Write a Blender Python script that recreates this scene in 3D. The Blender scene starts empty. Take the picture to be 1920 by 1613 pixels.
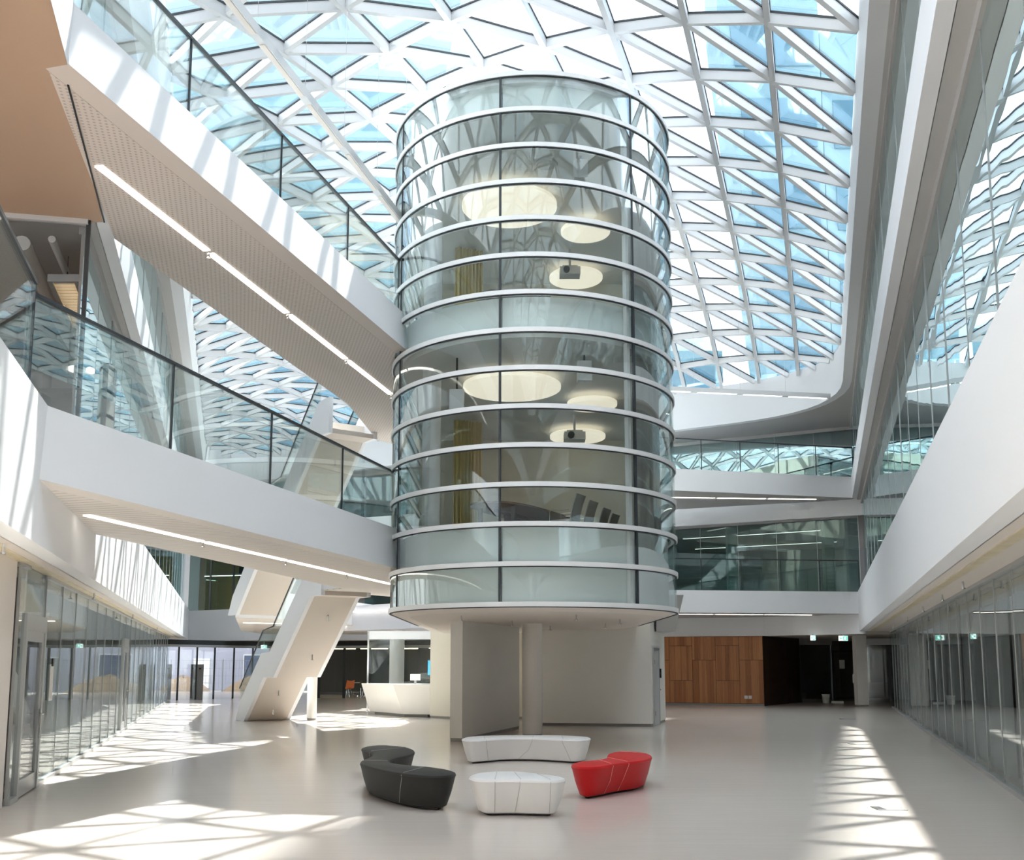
import bpy, math, random
from mathutils import Vector
random.seed(7)
R = math.radians
scene = bpy.context.scene
COL = scene.collection

# ------------------------------------------------------------------ camera
cam_data = bpy.data.cameras.new('camera')
cam_data.sensor_width = 36.0
cam_data.sensor_fit = 'HORIZONTAL'
cam_data.lens = 35.625
cam_data.shift_y = 0.0986
cam_data.clip_end = 600
cam = bpy.data.objects.new('camera', cam_data)
cam.location = (0, 0, 1.75)
cam.rotation_euler = (R(97.5), 0, 0)
COL.objects.link(cam)
scene.camera = cam

# ------------------------------------------------------------------ sky and sun
SUN_AZ, SUN_EL = 72.0, 62.0
world = bpy.data.worlds.new('sky')
scene.world = world
world.use_nodes = True
nt = world.node_tree
nt.nodes.clear()
w_out = nt.nodes.new('ShaderNodeOutputWorld')
w_bg = nt.nodes.new('ShaderNodeBackground')
w_tc = nt.nodes.new('ShaderNodeTexCoord')
w_no = nt.nodes.new('ShaderNodeTexNoise')
w_no.inputs['Scale'].default_value = 2.6
w_no.inputs['Detail'].default_value = 7
w_no.inputs['Roughness'].default_value = 0.58
w_rp = nt.nodes.new('ShaderNodeValToRGB')
w_rp.color_ramp.elements[0].position = 0.33
w_rp.color_ramp.elements[0].color = (0.11, 0.245, 0.42, 1)
w_rp.color_ramp.elements[1].position = 0.52
w_rp.color_ramp.elements[1].color = (0.96, 0.97, 1.0, 1)
nt.links.new(w_tc.outputs['Generated'], w_no.inputs['Vector'])
nt.links.new(w_no.outputs['Fac'], w_rp.inputs['Fac'])
nt.links.new(w_rp.outputs['Color'], w_bg.inputs['Color'])
w_bg.inputs['Strength'].default_value = 0.95
nt.links.new(w_bg.outputs['Background'], w_out.inputs['Surface'])

sun_data = bpy.data.lights.new('sun', 'SUN')
sun_data.energy = 3.3
sun_data.angle = R(0.8)
sun_data.color = (1.0, 0.965, 0.91)
sun = bpy.data.objects.new('sun', sun_data)
to_sun = Vector((math.cos(R(SUN_EL)) * math.cos(R(SUN_AZ)), math.cos(R(SUN_EL)) * math.sin(R(SUN_AZ)), math.sin(R(SUN_EL))))
sun.rotation_euler = to_sun.to_track_quat('Z', 'Y').to_euler()
sun.location = to_sun * 120
COL.objects.link(sun)

vs = scene.view_settings
vs.view_transform = 'Standard'
vs.look = 'None'
vs.exposure = 2.3
vs.gamma = 1.0
vs.use_curve_mapping = False
scene.cycles.max_bounces = 8
scene.cycles.diffuse_bounces = 5
scene.cycles.glossy_bounces = 3
scene.cycles.transparent_max_bounces = 24
scene.cycles.use_light_tree = False
scene.cycles.use_adaptive_sampling = True
scene.cycles.adaptive_threshold = 0.07
scene.cycles.adaptive_min_samples = 16
scene.cycles.caustics_reflective = False
scene.cycles.caustics_refractive = False
scene.cycles.sample_clamp_indirect = 6.0

# ------------------------------------------------------------------ materials
MATS = {}
def new_mat(name):
    m = bpy.data.materials.new(name)
    m.use_nodes = True
    m.node_tree.nodes.clear()
    out = m.node_tree.nodes.new('ShaderNodeOutputMaterial')
    MATS[name] = m
    return m, m.node_tree, out

def paint(name, col, rough=0.5, metal=0.0, spec=0.5, bump=0.0, bscale=30, emit=None, estr=0.0, vary=0.04, vscale=1.2, coat=0.0):
    m, t, out = new_mat(name)
    b = t.nodes.new('ShaderNodeBsdfPrincipled')
    b.inputs['Roughness'].default_value = rough
    b.inputs['Metallic'].default_value = metal
    b.inputs['Specular IOR Level'].default_value = spec
    b.inputs['Coat Weight'].default_value = coat
    tc = t.nodes.new('ShaderNodeTexCoord')
    n = t.nodes.new('ShaderNodeTexNoise')
    n.inputs['Scale'].default_value = vscale
    n.inputs['Detail'].default_value = 3
    mx = t.nodes.new('ShaderNodeMix'); mx.data_type = 'RGBA'
    mx.inputs['A'].default_value = (*[min(1, c * (1 + vary)) for c in col], 1)
    mx.inputs['B'].default_value = (*[c * (1 - vary) for c in col], 1)
    t.links.new(tc.outputs['Object'], n.inputs['Vector'])
    t.links.new(n.outputs['Fac'], mx.inputs['Factor'])
    t.links.new(mx.outputs['Result'], b.inputs['Base Color'])
    if emit:
        b.inputs['Emission Color'].default_value = (*emit, 1)
        b.inputs['Emission Strength'].default_value = estr
    if bump:
        n2 = t.nodes.new('ShaderNodeTexNoise')
        n2.inputs['Scale'].default_value = bscale
        bp = t.nodes.new('ShaderNodeBump')
        bp.inputs['Strength'].default_value = bump
        bp.inputs['Distance'].default_value = 0.01
        t.links.new(tc.outputs['Object'], n2.inputs['Vector'])
        t.links.new(n2.outputs['Fac'], bp.inputs['Height'])
        t.links.new(bp.outputs['Normal'], b.inputs['Normal'])
    t.links.new(b.outputs['BSDF'], out.inputs['Surface'])
    return m

def glass(name, tint, refl, rough=0.0, gcol=(1, 1, 1), fres=1.0, wobble=0.0):
    m, t, out = new_mat(name)
    tr = t.nodes.new('ShaderNodeBsdfTransparent')
    tr.inputs['Color'].default_value = (*tint, 1)
    gl = t.nodes.new('ShaderNodeBsdfGlossy')
    gl.inputs['Color'].default_value = (*gcol, 1)
    gl.inputs['Roughness'].default_value = rough
    fr = t.nodes.new('ShaderNodeLayerWeight')
    fr.inputs['Blend'].default_value = 0.25
    ma = t.nodes.new('ShaderNodeMath'); ma.operation = 'MULTIPLY_ADD'; ma.use_clamp = True
    ma.inputs[1].default_value = fres
    ma.inputs[2].default_value = refl
    mx = t.nodes.new('ShaderNodeMixShader')
    t.links.new(fr.outputs['Fresnel'], ma.inputs[0])
    t.links.new(ma.outputs[0], mx.inputs['Fac'])
    t.links.new(tr.outputs[0], mx.inputs[1])
    t.links.new(gl.outputs[0], mx.inputs[2])
    if wobble:
        tc = t.nodes.new('ShaderNodeTexCoord')
        n2 = t.nodes.new('ShaderNodeTexNoise')
        n2.inputs['Scale'].default_value = 0.8
        n2.inputs['Detail'].default_value = 1
        bp = t.nodes.new('ShaderNodeBump')
        bp.inputs['Strength'].default_value = wobble
        bp.inputs['Distance'].default_value = 0.05
        t.links.new(tc.outputs['Object'], n2.inputs['Vector'])
        t.links.new(n2.outputs['Fac'], bp.inputs['Height'])
        t.links.new(bp.outputs['Normal'], gl.inputs['Normal'])
    t.links.new(mx.outputs[0], out.inputs['Surface'])
    return m

def dotted(name, col, dark, mode, pitch, rad, rot=0.0):
    """Fine perforation (dots) or grooves (lines) laid out in the object's own metres."""
    m, t, out = new_mat(name)
    b = t.nodes.new('ShaderNodeBsdfPrincipled')
    b.inputs['Roughness'].default_value = 0.6
    tc = t.nodes.new('ShaderNodeTexCoord')
    mp = t.nodes.new('ShaderNodeMapping')
    mp.inputs['Rotation'].default_value = (0, 0, rot)
    mp.inputs['Scale'].default_value = (1 / pitch, 1 / pitch, 1 / pitch)
    sp = t.nodes.new('ShaderNodeSeparateXYZ')
    t.links.new(tc.outputs['Object'], mp.inputs['Vector'])
    t.links.new(mp.outputs['Vector'], sp.inputs['Vector'])
    def cell(sock):
        f = t.nodes.new('ShaderNodeMath'); f.operation = 'FRACT'
        t.links.new(sock, f.inputs[0])
        s = t.nodes.new('ShaderNodeMath'); s.operation = 'SUBTRACT'; s.inputs[1].default_value = 0.5
        t.links.new(f.outputs[0], s.inputs[0])
        q = t.nodes.new('ShaderNodeMath'); q.operation = 'MULTIPLY'
        t.links.new(s.outputs[0], q.inputs[0]); t.links.new(s.outputs[0], q.inputs[1])
        return q.outputs[0]
    if mode == 'dots':
        a = t.nodes.new('ShaderNodeMath'); a.operation = 'ADD'
        t.links.new(cell(sp.outputs['X']), a.inputs[0]); t.links.new(cell(sp.outputs['Y']), a.inputs[1])
        src = a.outputs[0]
    else:
        src = cell(sp.outputs['Y'])
    lt = t.nodes.new('ShaderNodeMath'); lt.operation = 'LESS_THAN'; lt.inputs[1].default_value = rad * rad
    t.links.new(src, lt.inputs[0])
    mx = t.nodes.new('ShaderNodeMix'); mx.data_type = 'RGBA'
    mx.inputs['A'].default_value = (*col, 1)
    mx.inputs['B'].default_value = (*dark, 1)
    t.links.new(lt.outputs[0], mx.inputs['Factor'])
    t.links.new(mx.outputs['Result'], b.inputs['Base Color'])
    t.links.new(b.outputs['BSDF'], out.inputs['Surface'])
    return m

def floor_mat():
    m, t, out = new_mat('floor_resin')
    b = t.nodes.new('ShaderNodeBsdfPrincipled')
    tc = t.nodes.new('ShaderNodeTexCoord')
    n = t.nodes.new('ShaderNodeTexNoise'); n.inputs['Scale'].default_value = 0.35; n.inputs['Detail'].default_value = 5
    rp = t.nodes.new('ShaderNodeValToRGB')
    rp.color_ramp.elements[0].color = (0.66, 0.59, 0.53, 1)
    rp.color_ramp.elements[1].color = (0.74, 0.67, 0.61, 1)
    t.links.new(tc.outputs['Object'], n.inputs['Vector'])
    t.links.new(n.outputs['Fac'], rp.inputs['Fac'])
    t.links.new(rp.outputs['Color'], b.inputs['Base Color'])
    b.inputs['Roughness'].default_value = 0.17
    b.inputs['Specular IOR Level'].default_value = 0.55
    mp = t.nodes.new('ShaderNodeMapping'); mp.inputs['Scale'].default_value = (0.6, 3.0, 1)
    n2 = t.nodes.new('ShaderNodeTexNoise'); n2.inputs['Scale'].default_value = 1.6; n2.inputs['Detail'].default_value = 2
    bp = t.nodes.new('ShaderNodeBump'); bp.inputs['Strength'].default_value = 0.10; bp.inputs['Distance'].default_value = 0.02
    t.links.new(tc.outputs['Object'], mp.inputs['Vector'])
    t.links.new(mp.outputs['Vector'], n2.inputs['Vector'])
    t.links.new(n2.outputs['Fac'], bp.inputs['Height'])
    t.links.new(bp.outputs['Normal'], b.inputs['Normal'])
    t.links.new(b.outputs['BSDF'], out.inputs['Surface'])
    return m

def wood_mat(name, c0, c1, c2):
    m, t, out = new_mat(name)
    b = t.nodes.new('ShaderNodeBsdfPrincipled'); b.inputs['Roughness'].default_value = 0.42
    tc = t.nodes.new('ShaderNodeTexCoord')
    oi = t.nodes.new('ShaderNodeObjectInfo')
    ad = t.nodes.new('ShaderNodeVectorMath'); ad.operation = 'ADD'
    t.links.new(tc.outputs['Object'], ad.inputs[0]); t.links.new(oi.outputs['Random'], ad.inputs[1])
    mp = t.nodes.new('ShaderNodeMapping'); mp.inputs['Scale'].default_value = (5.0, 5.0, 0.05)
    vo = t.nodes.new('ShaderNodeTexVoronoi'); vo.inputs['Scale'].default_value = 1.0
    mp2 = t.nodes.new('ShaderNodeMapping'); mp2.inputs['Scale'].default_value = (14, 14, 0.8)
    no = t.nodes.new('ShaderNodeTexNoise'); no.inputs['Scale'].default_value = 3.0; no.inputs['Detail'].default_value = 5
    rp = t.nodes.new('ShaderNodeValToRGB')
    rp.color_ramp.elements[0].color = (*c0, 1); rp.color_ramp.elements[1].color = (*c2, 1)
    e = rp.color_ramp.elements.new(0.5); e.color = (*c1, 1)
    sx = t.nodes.new('ShaderNodeSeparateColor')
    ma = t.nodes.new('ShaderNodeMath'); ma.operation = 'MULTIPLY_ADD'; ma.inputs[1].default_value = 0.55
    mb = t.nodes.new('ShaderNodeMath'); mb.operation = 'MULTIPLY'; mb.inputs[1].default_value = 0.5
    t.links.new(ad.outputs[0], mp.inputs['Vector']); t.links.new(mp.outputs[0], vo.inputs['Vector'])
    t.links.new(ad.outputs[0], mp2.inputs['Vector']); t.links.new(mp2.outputs[0], no.inputs['Vector'])
    t.links.new(vo.outputs['Color'], sx.inputs[0])
    t.links.new(no.outputs['Fac'], mb.inputs[0])
    t.links.new(sx.outputs[0], ma.inputs[0]); t.links.new(mb.outputs[0], ma.inputs[2])
    t.links.new(ma.outputs[0], rp.inputs['Fac'])
    t.links.new(rp.outputs['Color'], b.inputs['Base Color'])
    t.links.new(b.outputs['BSDF'], out.inputs['Surface'])
    return m

M_FLOOR = floor_mat()
M_WHITE = paint('white_plaster', (0.84, 0.85, 0.87), 0.55, vary=0.02, vscale=0.4)
M_SOFFIT = paint('warm_soffit', (0.77, 0.71, 0.65), 0.6, vary=0.02, vscale=0.3)
M_SOFFIT_TAN = paint('tan_soffit', (0.42, 0.285, 0.195), 0.6, vary=0.02, vscale=0.3)
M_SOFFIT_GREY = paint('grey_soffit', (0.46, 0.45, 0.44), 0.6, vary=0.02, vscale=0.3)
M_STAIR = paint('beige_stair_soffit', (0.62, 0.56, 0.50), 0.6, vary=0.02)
M_PERF = dotted('perforated_soffit', (0.585, 0.515, 0.46), (0.40, 0.345, 0.305), 'dots', 0.07, 0.25, R(-15))
M_GROOVE = dotted('grooved_soffit', (0.74, 0.69, 0.64), (0.55, 0.50, 0.46), 'lines', 0.16, 0.12, R(15.5))
M_STEEL = paint('white_steel', (0.66, 0.67, 0.68), 0.35, vary=0.01)
M_GASKET = paint('dark_gasket', (0.03, 0.035, 0.04), 0.5)
M_RINGW = paint('white_ring_plaster', (0.70, 0.715, 0.73), 0.5, vary=0.015, vscale=0.3)
M_ROOFG = glass('roof_glass', (0.93, 0.965, 0.975), 0.03, fres=0.5, gcol=(0.75, 0.9, 0.95))
M_FACG = glass('facade_glass', (0.50, 0.64, 0.65), 0.34, fres=0.9, gcol=(0.82, 0.95, 0.97), wobble=0.05)
M_BACKG = glass('gallery_glass', (0.60, 0.71, 0.70), 0.05, fres=0.45, gcol=(0.8, 0.92, 0.93))
M_RAILG = glass('rail_glass', (0.94, 0.975, 0.965), 0.012, fres=0.4)
M_DRUMG = glass('tower_glass', (0.93, 0.955, 0.95), 0.03, fres=0.32, gcol=(0.88, 0.95, 0.96))
M_WALLG = glass('lobby_glass', (0.86, 0.89, 0.89), 0.045, fres=0.36, gcol=(0.9, 0.95, 0.95))
M_DOORG = glass('door_glass', (0.92, 0.94, 0.95), 0.04, fres=0.5)
M_SPAN = paint('frosted_panel', (0.82, 0.87, 0.86), 0.5, vary=0.02, vscale=0.5)
M_BAND = paint('tower_band', (0.86, 0.87, 0.87), 0.35, vary=0.01)
M_INT = paint('room_paint', (0.62, 0.62, 0.60), 0.6, vary=0.01)
M_INTWALL = paint('cream_wall', (0.70, 0.67, 0.58), 0.6, vary=0.02)
M_CORE = paint('core_plaster', (0.82, 0.80, 0.75), 0.55, vary=0.02, vscale=0.3)
M_YELLOWWALL = paint('cream_plaster', (0.70, 0.66, 0.55), 0.55, vary=0.02)
M_COLUMN = paint('column_plaster', (0.85, 0.82, 0.78), 0.5, vary=0.02)
M_BASE = paint('grey_skirting', (0.30, 0.29, 0.27), 0.4)
M_LAMP = paint('lamp_diffuser', (0.95, 0.93, 0.88), 0.5, emit=(1.0, 0.93, 0.82), estr=0.7, vary=0)
M_DISC = paint('disc_lamp_fabric', (0.9, 0.86, 0.74), 0.6, emit=(1.0, 0.90, 0.72), estr=0.15, vary=0.01)
M_GOLD = paint('gold_slot', (0.72, 0.62, 0.42), 0.35, vary=0.25, vscale=2.5)
M_CURT = paint('grey_curtain', (0.52, 0.52, 0.515), 0.8, vary=0.08, vscale=3)
M_CURTB = paint('beige_curtain', (0.48, 0.45, 0.41), 0.8, vary=0.06, vscale=3)
M_CURTY = paint('yellow_curtain', (0.66, 0.55, 0.25), 0.8, vary=0.06, vscale=3)
M_ALU = paint('aluminium', (0.46, 0.47, 0.47), 0.35, metal=0.5, vary=0.02)
M_DARKF = paint('dark_frame', (0.035, 0.04, 0.045), 0.4)
M_BLACK = paint('black_matt', (0.012, 0.012, 0.013), 0.5)
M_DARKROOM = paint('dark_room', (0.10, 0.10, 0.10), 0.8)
M_OFFICE = paint('office_grey', (0.33, 0.34, 0.34), 0.7)
M_WOOD = wood_mat('walnut_veneer', (0.24, 0.075, 0.028), (0.43, 0.165, 0.062), (0.64, 0.30, 0.115))
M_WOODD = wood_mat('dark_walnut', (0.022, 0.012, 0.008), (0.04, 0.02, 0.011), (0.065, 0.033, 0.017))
M_RED = paint('red_leather', (0.56, 0.004, 0.008), 0.45, spec=0.3, bump=0.05, bscale=180, vary=0.03)
M_LWHITE = paint('white_leather', (0.80, 0.79, 0.78), 0.42, bump=0.05, bscale=180, vary=0.02)
M_LDARK = paint('charcoal_leather', (0.028, 0.028, 0.026), 0.5, spec=0.22, bump=0.08, bscale=160, vary=0.1, vscale=20)
M_SEAMR = paint('pink_seam', (0.85, 0.35, 0.33), 0.5)
M_SEAMW = paint('grey_seam', (0.55, 0.54, 0.53), 0.5)
M_SEAMD = paint('light_seam', (0.34, 0.34, 0.33), 0.5)
M_DESK = paint('desk_white', (0.80, 0.78, 0.73), 0.35, vary=0.01)
M_TABLE = paint('table_brown', (0.16, 0.125, 0.10), 0.4)
M_MESH = paint('chair_mesh', (0.38, 0.38, 0.385), 0.6)
M_CHROME = paint('chrome', (0.7, 0.7, 0.7), 0.15, metal=1.0)
M_ORANGE = paint('orange_shell', (0.75, 0.22, 0.08), 0.5)
M_GREEN = paint('exit_green', (0.05, 0.45, 0.30), 0.5, emit=(0.15, 0.8, 0.6), estr=0.2)
M_SIGNW = paint('exit_white', (0.9, 0.95, 0.95), 0.5, emit=(0.85, 1.0, 0.97), estr=0.35)
M_SCREEN = paint('blue_screen', (0.02, 0.12, 0.2), 0.3, emit=(0.05, 0.35, 0.55), estr=0.5)
M_PAPER = paint('paper', (0.85, 0.84, 0.8), 0.7)
M_SAND = paint('sand', (0.36, 0.25, 0.155), 0.9, bump=0.4, bscale=6, vary=0.15, vscale=4)
M_GROUND = paint('gravel', (0.30, 0.29, 0.275), 0.9, vary=0.1)
M_FACADEW = paint('white_render', (0.40, 0.40, 0.46), 0.7, vary=0.03)
M_BLUEG = paint('blue_shutter', (0.10, 0.125, 0.20), 0.5)
M_CONC = paint('dark_concrete', (0.24, 0.23, 0.22), 0.7, vary=0.1)
M_WIRE = paint('galvanised_wire', (0.35, 0.36, 0.38), 0.4, metal=0.6)
M_TOWERW = paint('teal_cladding', (0.24, 0.38, 0.44), 0.3, vary=0.05, vscale=0.15)
M_TOWERD = paint('teal_window', (0.09, 0.20, 0.28), 0.15, vary=0.1, vscale=0.3)
M_TOWERL = paint('pale_teal_cladding', (0.33, 0.41, 0.43), 0.3, vary=0.05, vscale=0.15)
M_PIPE = paint('white_pipe', (0.72, 0.71, 0.68), 0.4)

# ------------------------------------------------------------------ mesh helpers
def mesh(name, verts, faces, mats, idx=None, smooth=False):
    me = bpy.data.meshes.new(name)
    me.from_pydata([tuple(v) for v in verts], [], faces)
    for m in (mats if isinstance(mats, (list, tuple)) else [mats]):
        me.materials.append(m)
    if idx:
        me.polygons.foreach_set('material_index', idx)
    if smooth:
        me.polygons.foreach_set('use_smooth', [True] * len(me.polygons))
        try:
            me.set_sharp_from_angle(angle=R(35))
        except Exception:
            pass
    me.update()
    return me

def tag(o, label=None, cat=None, group=None, kind=None):
    if label: o['label'] = label
    if cat: o['category'] = cat
    if group: o['group'] = group
    if kind: o['kind'] = kind
    return o

def root(name, loc, label, cat, group=None, kind=None, rz=0.0):
    o = bpy.data.objects.new(name, None)
    o.location = loc
    o.rotation_euler = (0, 0, rz)
    o.empty_display_size = 0.2
    COL.objects.link(o)
    return tag(o, label, cat, group, kind)

def base_of(p):
    v = Vector((0, 0, 0))
    while p is not None:
        v += p.location
        p = p.parent
    return v

def put(name, geo, mat, parent=None, local=False, smooth=False, idx=None):
    """Mesh object from geo=(verts, faces); world coordinates unless local."""
    verts, faces = geo
    if parent is not None and not local:
        b = base_of(parent)
        verts = [Vector(v) - b for v in verts]
    o = bpy.data.objects.new(name, mesh(name, verts, faces, mat, idx, smooth))
    COL.objects.link(o)
    if parent is not None:
        o.parent = parent
    return o

def single(name, geo, mat, label, cat, group=None, kind=None, smooth=False):
    """One-mesh thing with its origin at the base centre of its box."""
    verts, faces = geo
    xs = [v[0] for v in verts]; ys = [v[1] for v in verts]; zs = [v[2] for v in verts]
    c = Vector(((min(xs) + max(xs)) / 2, (min(ys) + max(ys)) / 2, min(zs)))
    o = bpy.data.objects.new(name, mesh(name, [Vector(v) - c for v in verts], faces, mat, None, smooth))
    o.location = c
    COL.objects.link(o)
    return tag(o, label, cat, group, kind)

def struct(name, geo, mat, label, cat='structure', smooth=False):
    return single(name, geo, mat, label, cat, kind='structure', smooth=smooth)

def join(*geos):
    V, F = [], []
    for v, f in geos:
        n = len(V)
        V += list(v)
        F += [tuple(i + n for i in q) for q in f]
    return V, F

def prism(poly, z0, z1, top=None):
    """Extruded plan polygon; top = other polygon of the same count for the upper face."""
    a = sum(poly[i][0] * poly[(i + 1) % len(poly)][1] - poly[(i + 1) % len(poly)][0] * poly[i][1] for i in range(len(poly)))
    if a < 0:
        poly = poly[::-1]
        top = top[::-1] if top else None
    t = top or poly
    n = len(poly)
    f0 = z0 if callable(z0) else (lambda x, y: z0)
    f1 = z1 if callable(z1) else (lambda x, y: z1)
    V = [(x, y, f0(x, y)) for x, y in poly] + [(x, y, f1(x, y)) for x, y in t]
    F = [tuple(range(n))[::-1], tuple(range(n, 2 * n))]
    F += [(i, (i + 1) % n, n + (i + 1) % n, n + i) for i in range(n)]
    return V, F

def box(x0, x1, y0, y1, z0, z1):
    return prism([(x0, y0), (x1, y0), (x1, y1), (x0, y1)], z0, z1)

def strip(a, b, t, z0, z1, side=1):
    """Upright slab along plan segment a-b, thickness t to the left (side=1) or right (-1)."""
    d = Vector((b[0] - a[0], b[1] - a[1])).normalized()
    n = Vector((-d.y, d.x)) * t * side
    return prism([a, b, (b[0] + n.x, b[1] + n.y), (a[0] + n.x, a[1] + n.y)], z0, z1)

def polystrip(pts, t, z0, z1, side=1):
    """Upright slab along an open polyline with mitred joints."""
    off = []
    for i, p in enumerate(pts):
        ds = []
        if i > 0: ds.append(Vector((p[0] - pts[i - 1][0], p[1] - pts[i - 1][1])).normalized())
        if i < len(pts) - 1: ds.append(Vector((pts[i + 1][0] - p[0], pts[i + 1][1] - p[1])).normalized())
        n = Vector((0, 0))
        for d in ds: n += Vector((-d.y, d.x))
        n.normalize()
        k = 1.0 / max(0.4, n.dot(Vector((-ds[0].y, ds[0].x))))
        off.append((p[0] + n.x * t * side * k, p[1] + n.y * t * side * k))
    V, F = [], []
    for (p, q) in zip(pts, off):
        V += [(p[0], p[1], z0), (q[0], q[1], z0), (q[0], q[1], z1), (p[0], p[1], z1)]
    m = len(pts)
    for i in range(m - 1):
        a, b = 4 * i, 4 * i + 4
        for k in range(4):
            k2 = (k + 1) % 4
            F.append((a + k, b + k, b + k2, a + k2))
    F.append((0, 1, 2, 3)); F.append((4 * m - 1, 4 * m - 2, 4 * m - 3, 4 * m - 4))
    if side == 1:
        F = [f[::-1] for f in F]
    return V, F

def bar(p, q, w, h, up=(0, 0, 1)):
    """Box beam from p to q, width w, height h (top face at p/q + h/2)."""
    p, q = Vector(p), Vector(q)
    d = (q - p).normalized()
    up = Vector(up)
    s = d.cross(up)
    if s.length < 1e-4:
        s = d.cross(Vector((1, 0, 0)))
    s.normalize()
    u = s.cross(d).normalized()
    V = []
    for c in (p, q):
        for a, b in ((-1, -1), (1, -1), (1, 1), (-1, 1)):
            V.append(c + s * (a * w / 2) + u * (b * h / 2))
    F = [(0, 1, 2, 3), (7, 6, 5, 4)] + [(i, 4 + i, 4 + (i + 1) % 4, (i + 1) % 4) for i in range(4)]
    return V, F

def tube(path, r, n=8, closed=False):
    P = [Vector(p) for p in path]
    V, F = [], []
    m = len(P)
    for i, p in enumerate(P):
        if closed:
            d = (P[(i + 1) % m] - P[i - 1]).normalized()
        else:
            d = (P[min(i + 1, m - 1)] - P[max(i - 1, 0)]).normalized()
        a = Vector((0, 0, 1)) if abs(d.z) < 0.9 else Vector((1, 0, 0))
        s = d.cross(a).normalized(); u = s.cross(d)
        for k in range(n):
            t = 2 * math.pi * k / n
            V.append(p + (s * math.cos(t) + u * math.sin(t)) * r)
    for i in range(m if closed else m - 1):
        j = (i + 1) % m
        for k in range(n):
            k2 = (k + 1) % n
            F.append((i * n + k, j * n + k, j * n + k2, i * n + k2))
    if not closed:
        F.append(tuple(range(n))[::-1]); F.append(tuple(range((m - 1) * n, m * n)))
    return V, F

def lathe(prof, cx, cy, n=32):
    """Surface of revolution about the vertical through (cx,cy); prof = [(r,z)...]."""
    V, F = [], []
    m = len(prof)
    for k in range(n):
        t = 2 * math.pi * k / n
        for r, z in prof:
            V.append((cx + r * math.cos(t), cy + r * math.sin(t), z))
    for k in range(n):
        k2 = (k + 1) % n
        for i in range(m - 1):
            F.append((k * m + i, k2 * m + i, k2 * m + i + 1, k * m + i + 1))
    F.append(tuple(k * m for k in range(n))[::-1])
    F.append(tuple(k * m + m - 1 for k in range(n)))
    return V, F

def cyl(cx, cy, r, z0, z1, n=32):
    return prism([(cx + r * math.cos(2 * math.pi * k / n), cy + r * math.sin(2 * math.pi * k / n)) for k in range(n)], z0, z1)

def lerp(a, b, t):
    return tuple(a[i] + (b[i] - a[i]) * t for i in range(len(a)))

# camera space only used to rank roof members by their apparent size
def px_of(p):
    c, s = math.cos(R(7.5)), math.sin(R(7.5))
    y, z = p[1], p[2] - 1.75
    d = y * c + z * s
    if d < 0.3: return None
    return 960 + 1900 * p[0] / d, 995.86 - 1900 * (z * c - y * s) / d

# ------------------------------------------------------------------ plan lines and levels
SOF, L2B, L2F, L2T = 3.05, 3.75, 4.15, 4.62
L3B, L3F, L3T = 8.35, 8.75, 9.2
RB, RT = 11.5, 13.0
YN, YFL = -3.0, 54.0
xlf = lambda y: -2.11 - 0.279 * y          # first-floor edge, left
xrf = lambda y: 1.55 + 0.303 * y           # first-floor edge, right
xl3 = lambda y: -2.0 - 0.2795 * y
xr3 = lambda y: 1.40 + 0.305 * y
xlg = lambda y: -2.67 - 0.2807 * y         # ground glazing, left
xrg = lambda y: 2.44 + 0.312 * y
xlr = lambda y: -1.5 - 0.279 * y           # roof ring
xrr = lambda y: 1.07 + 0.304 * y
RING = [(-1.22, -1.0), (0.77, -1.0), (11.47, 34.16), (11.68, 35.03), (11.77, 35.86), (11.74, 36.63), (11.6, 37.36), (11.33, 38.05), (10.95, 38.68), (10.44, 39.28), (9.82, 39.82), (9.08, 40.32),
        (-11.91, 52.74), (-12.97, 53.3), (-13.85, 53.62), (-14.57, 53.69), (-15.1, 53.52), (-15.47, 53.12), (-15.66, 52.46), (-15.68, 51.57), (-15.52, 50.43), (-15.19, 49.06)]
BK = [(14.0, 40.3), (10.75, 43.3), (6.6, 44.45), (0.0, 47.0), (-7.0, 51.0), (-11.5, 50.2), (-13.6, 51.8), (-17.2, 54.0)]

# ================================================================== STRUCTURE
struct('floor', box(-30, 32, -6, 66, -0.3, 0.0), M_FLOOR, 'glossy beige resin floor of the whole atrium', 'floor')
single('outside_ground', box(-160, 160, 66, 200, -0.6, -0.12), M_GROUND, 'pale gravel ground outside the entrance glazing', 'ground', kind='structure')

# --- first floor slabs and their white edges
OUT = 7.5
def side_pair(fx, y0, y1, t):
    return (fx(y0), y0), (fx(y1), y1)
a, b = side_pair(xlf, YN, YFL, .25)
struct('trim_1', strip(a, b, 0.25, SOF, L2T, 1), M_WHITE, 'tall white first-floor edge running along the left side of the atrium', 'balcony edge')
struct('ceiling', prism([(xlf(YN) - .25, YN), (xlf(YFL) - .25, YFL), (xlf(YFL) - OUT, YFL), (xlf(YN) - OUT, YN)], SOF, L2F), M_SOFFIT, 'beige soffit over the left glass wall', 'soffit')
a, b = side_pair(xrf, YN, 40.4, .25)
struct('trim_2', strip(a, b, 0.25, SOF, L2T, -1), M_WHITE, 'tall white first-floor edge running along the right side of the atrium', 'balcony edge')
struct('ceiling', prism([(xrf(YN) + .25, YN), (xrf(40.4) + .25, 40.4), (xrf(46) + 1, 46), (xrf(46) + OUT, 46), (xrf(YN) + OUT, YN)], SOF, L2F), M_SOFFIT, 'beige soffit over the right glass wall', 'soffit')
struct('trim_3', polystrip(BK, 0.25, 2.95, L2T - 0.05, -1), M_WHITE, 'white first-floor edge above the walnut wall at the back', 'balcony edge')
bk_out = [(x + (0.12 if x > 0 else 0), y + 0.24) for x, y in BK]
struct('ceiling', prism(bk_out + [(-19.5, 66), (24, 66), (24, 41)], 2.96, L2F), M_SOFFIT, 'soffit over the rear entrance zone', 'soffit')
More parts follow.
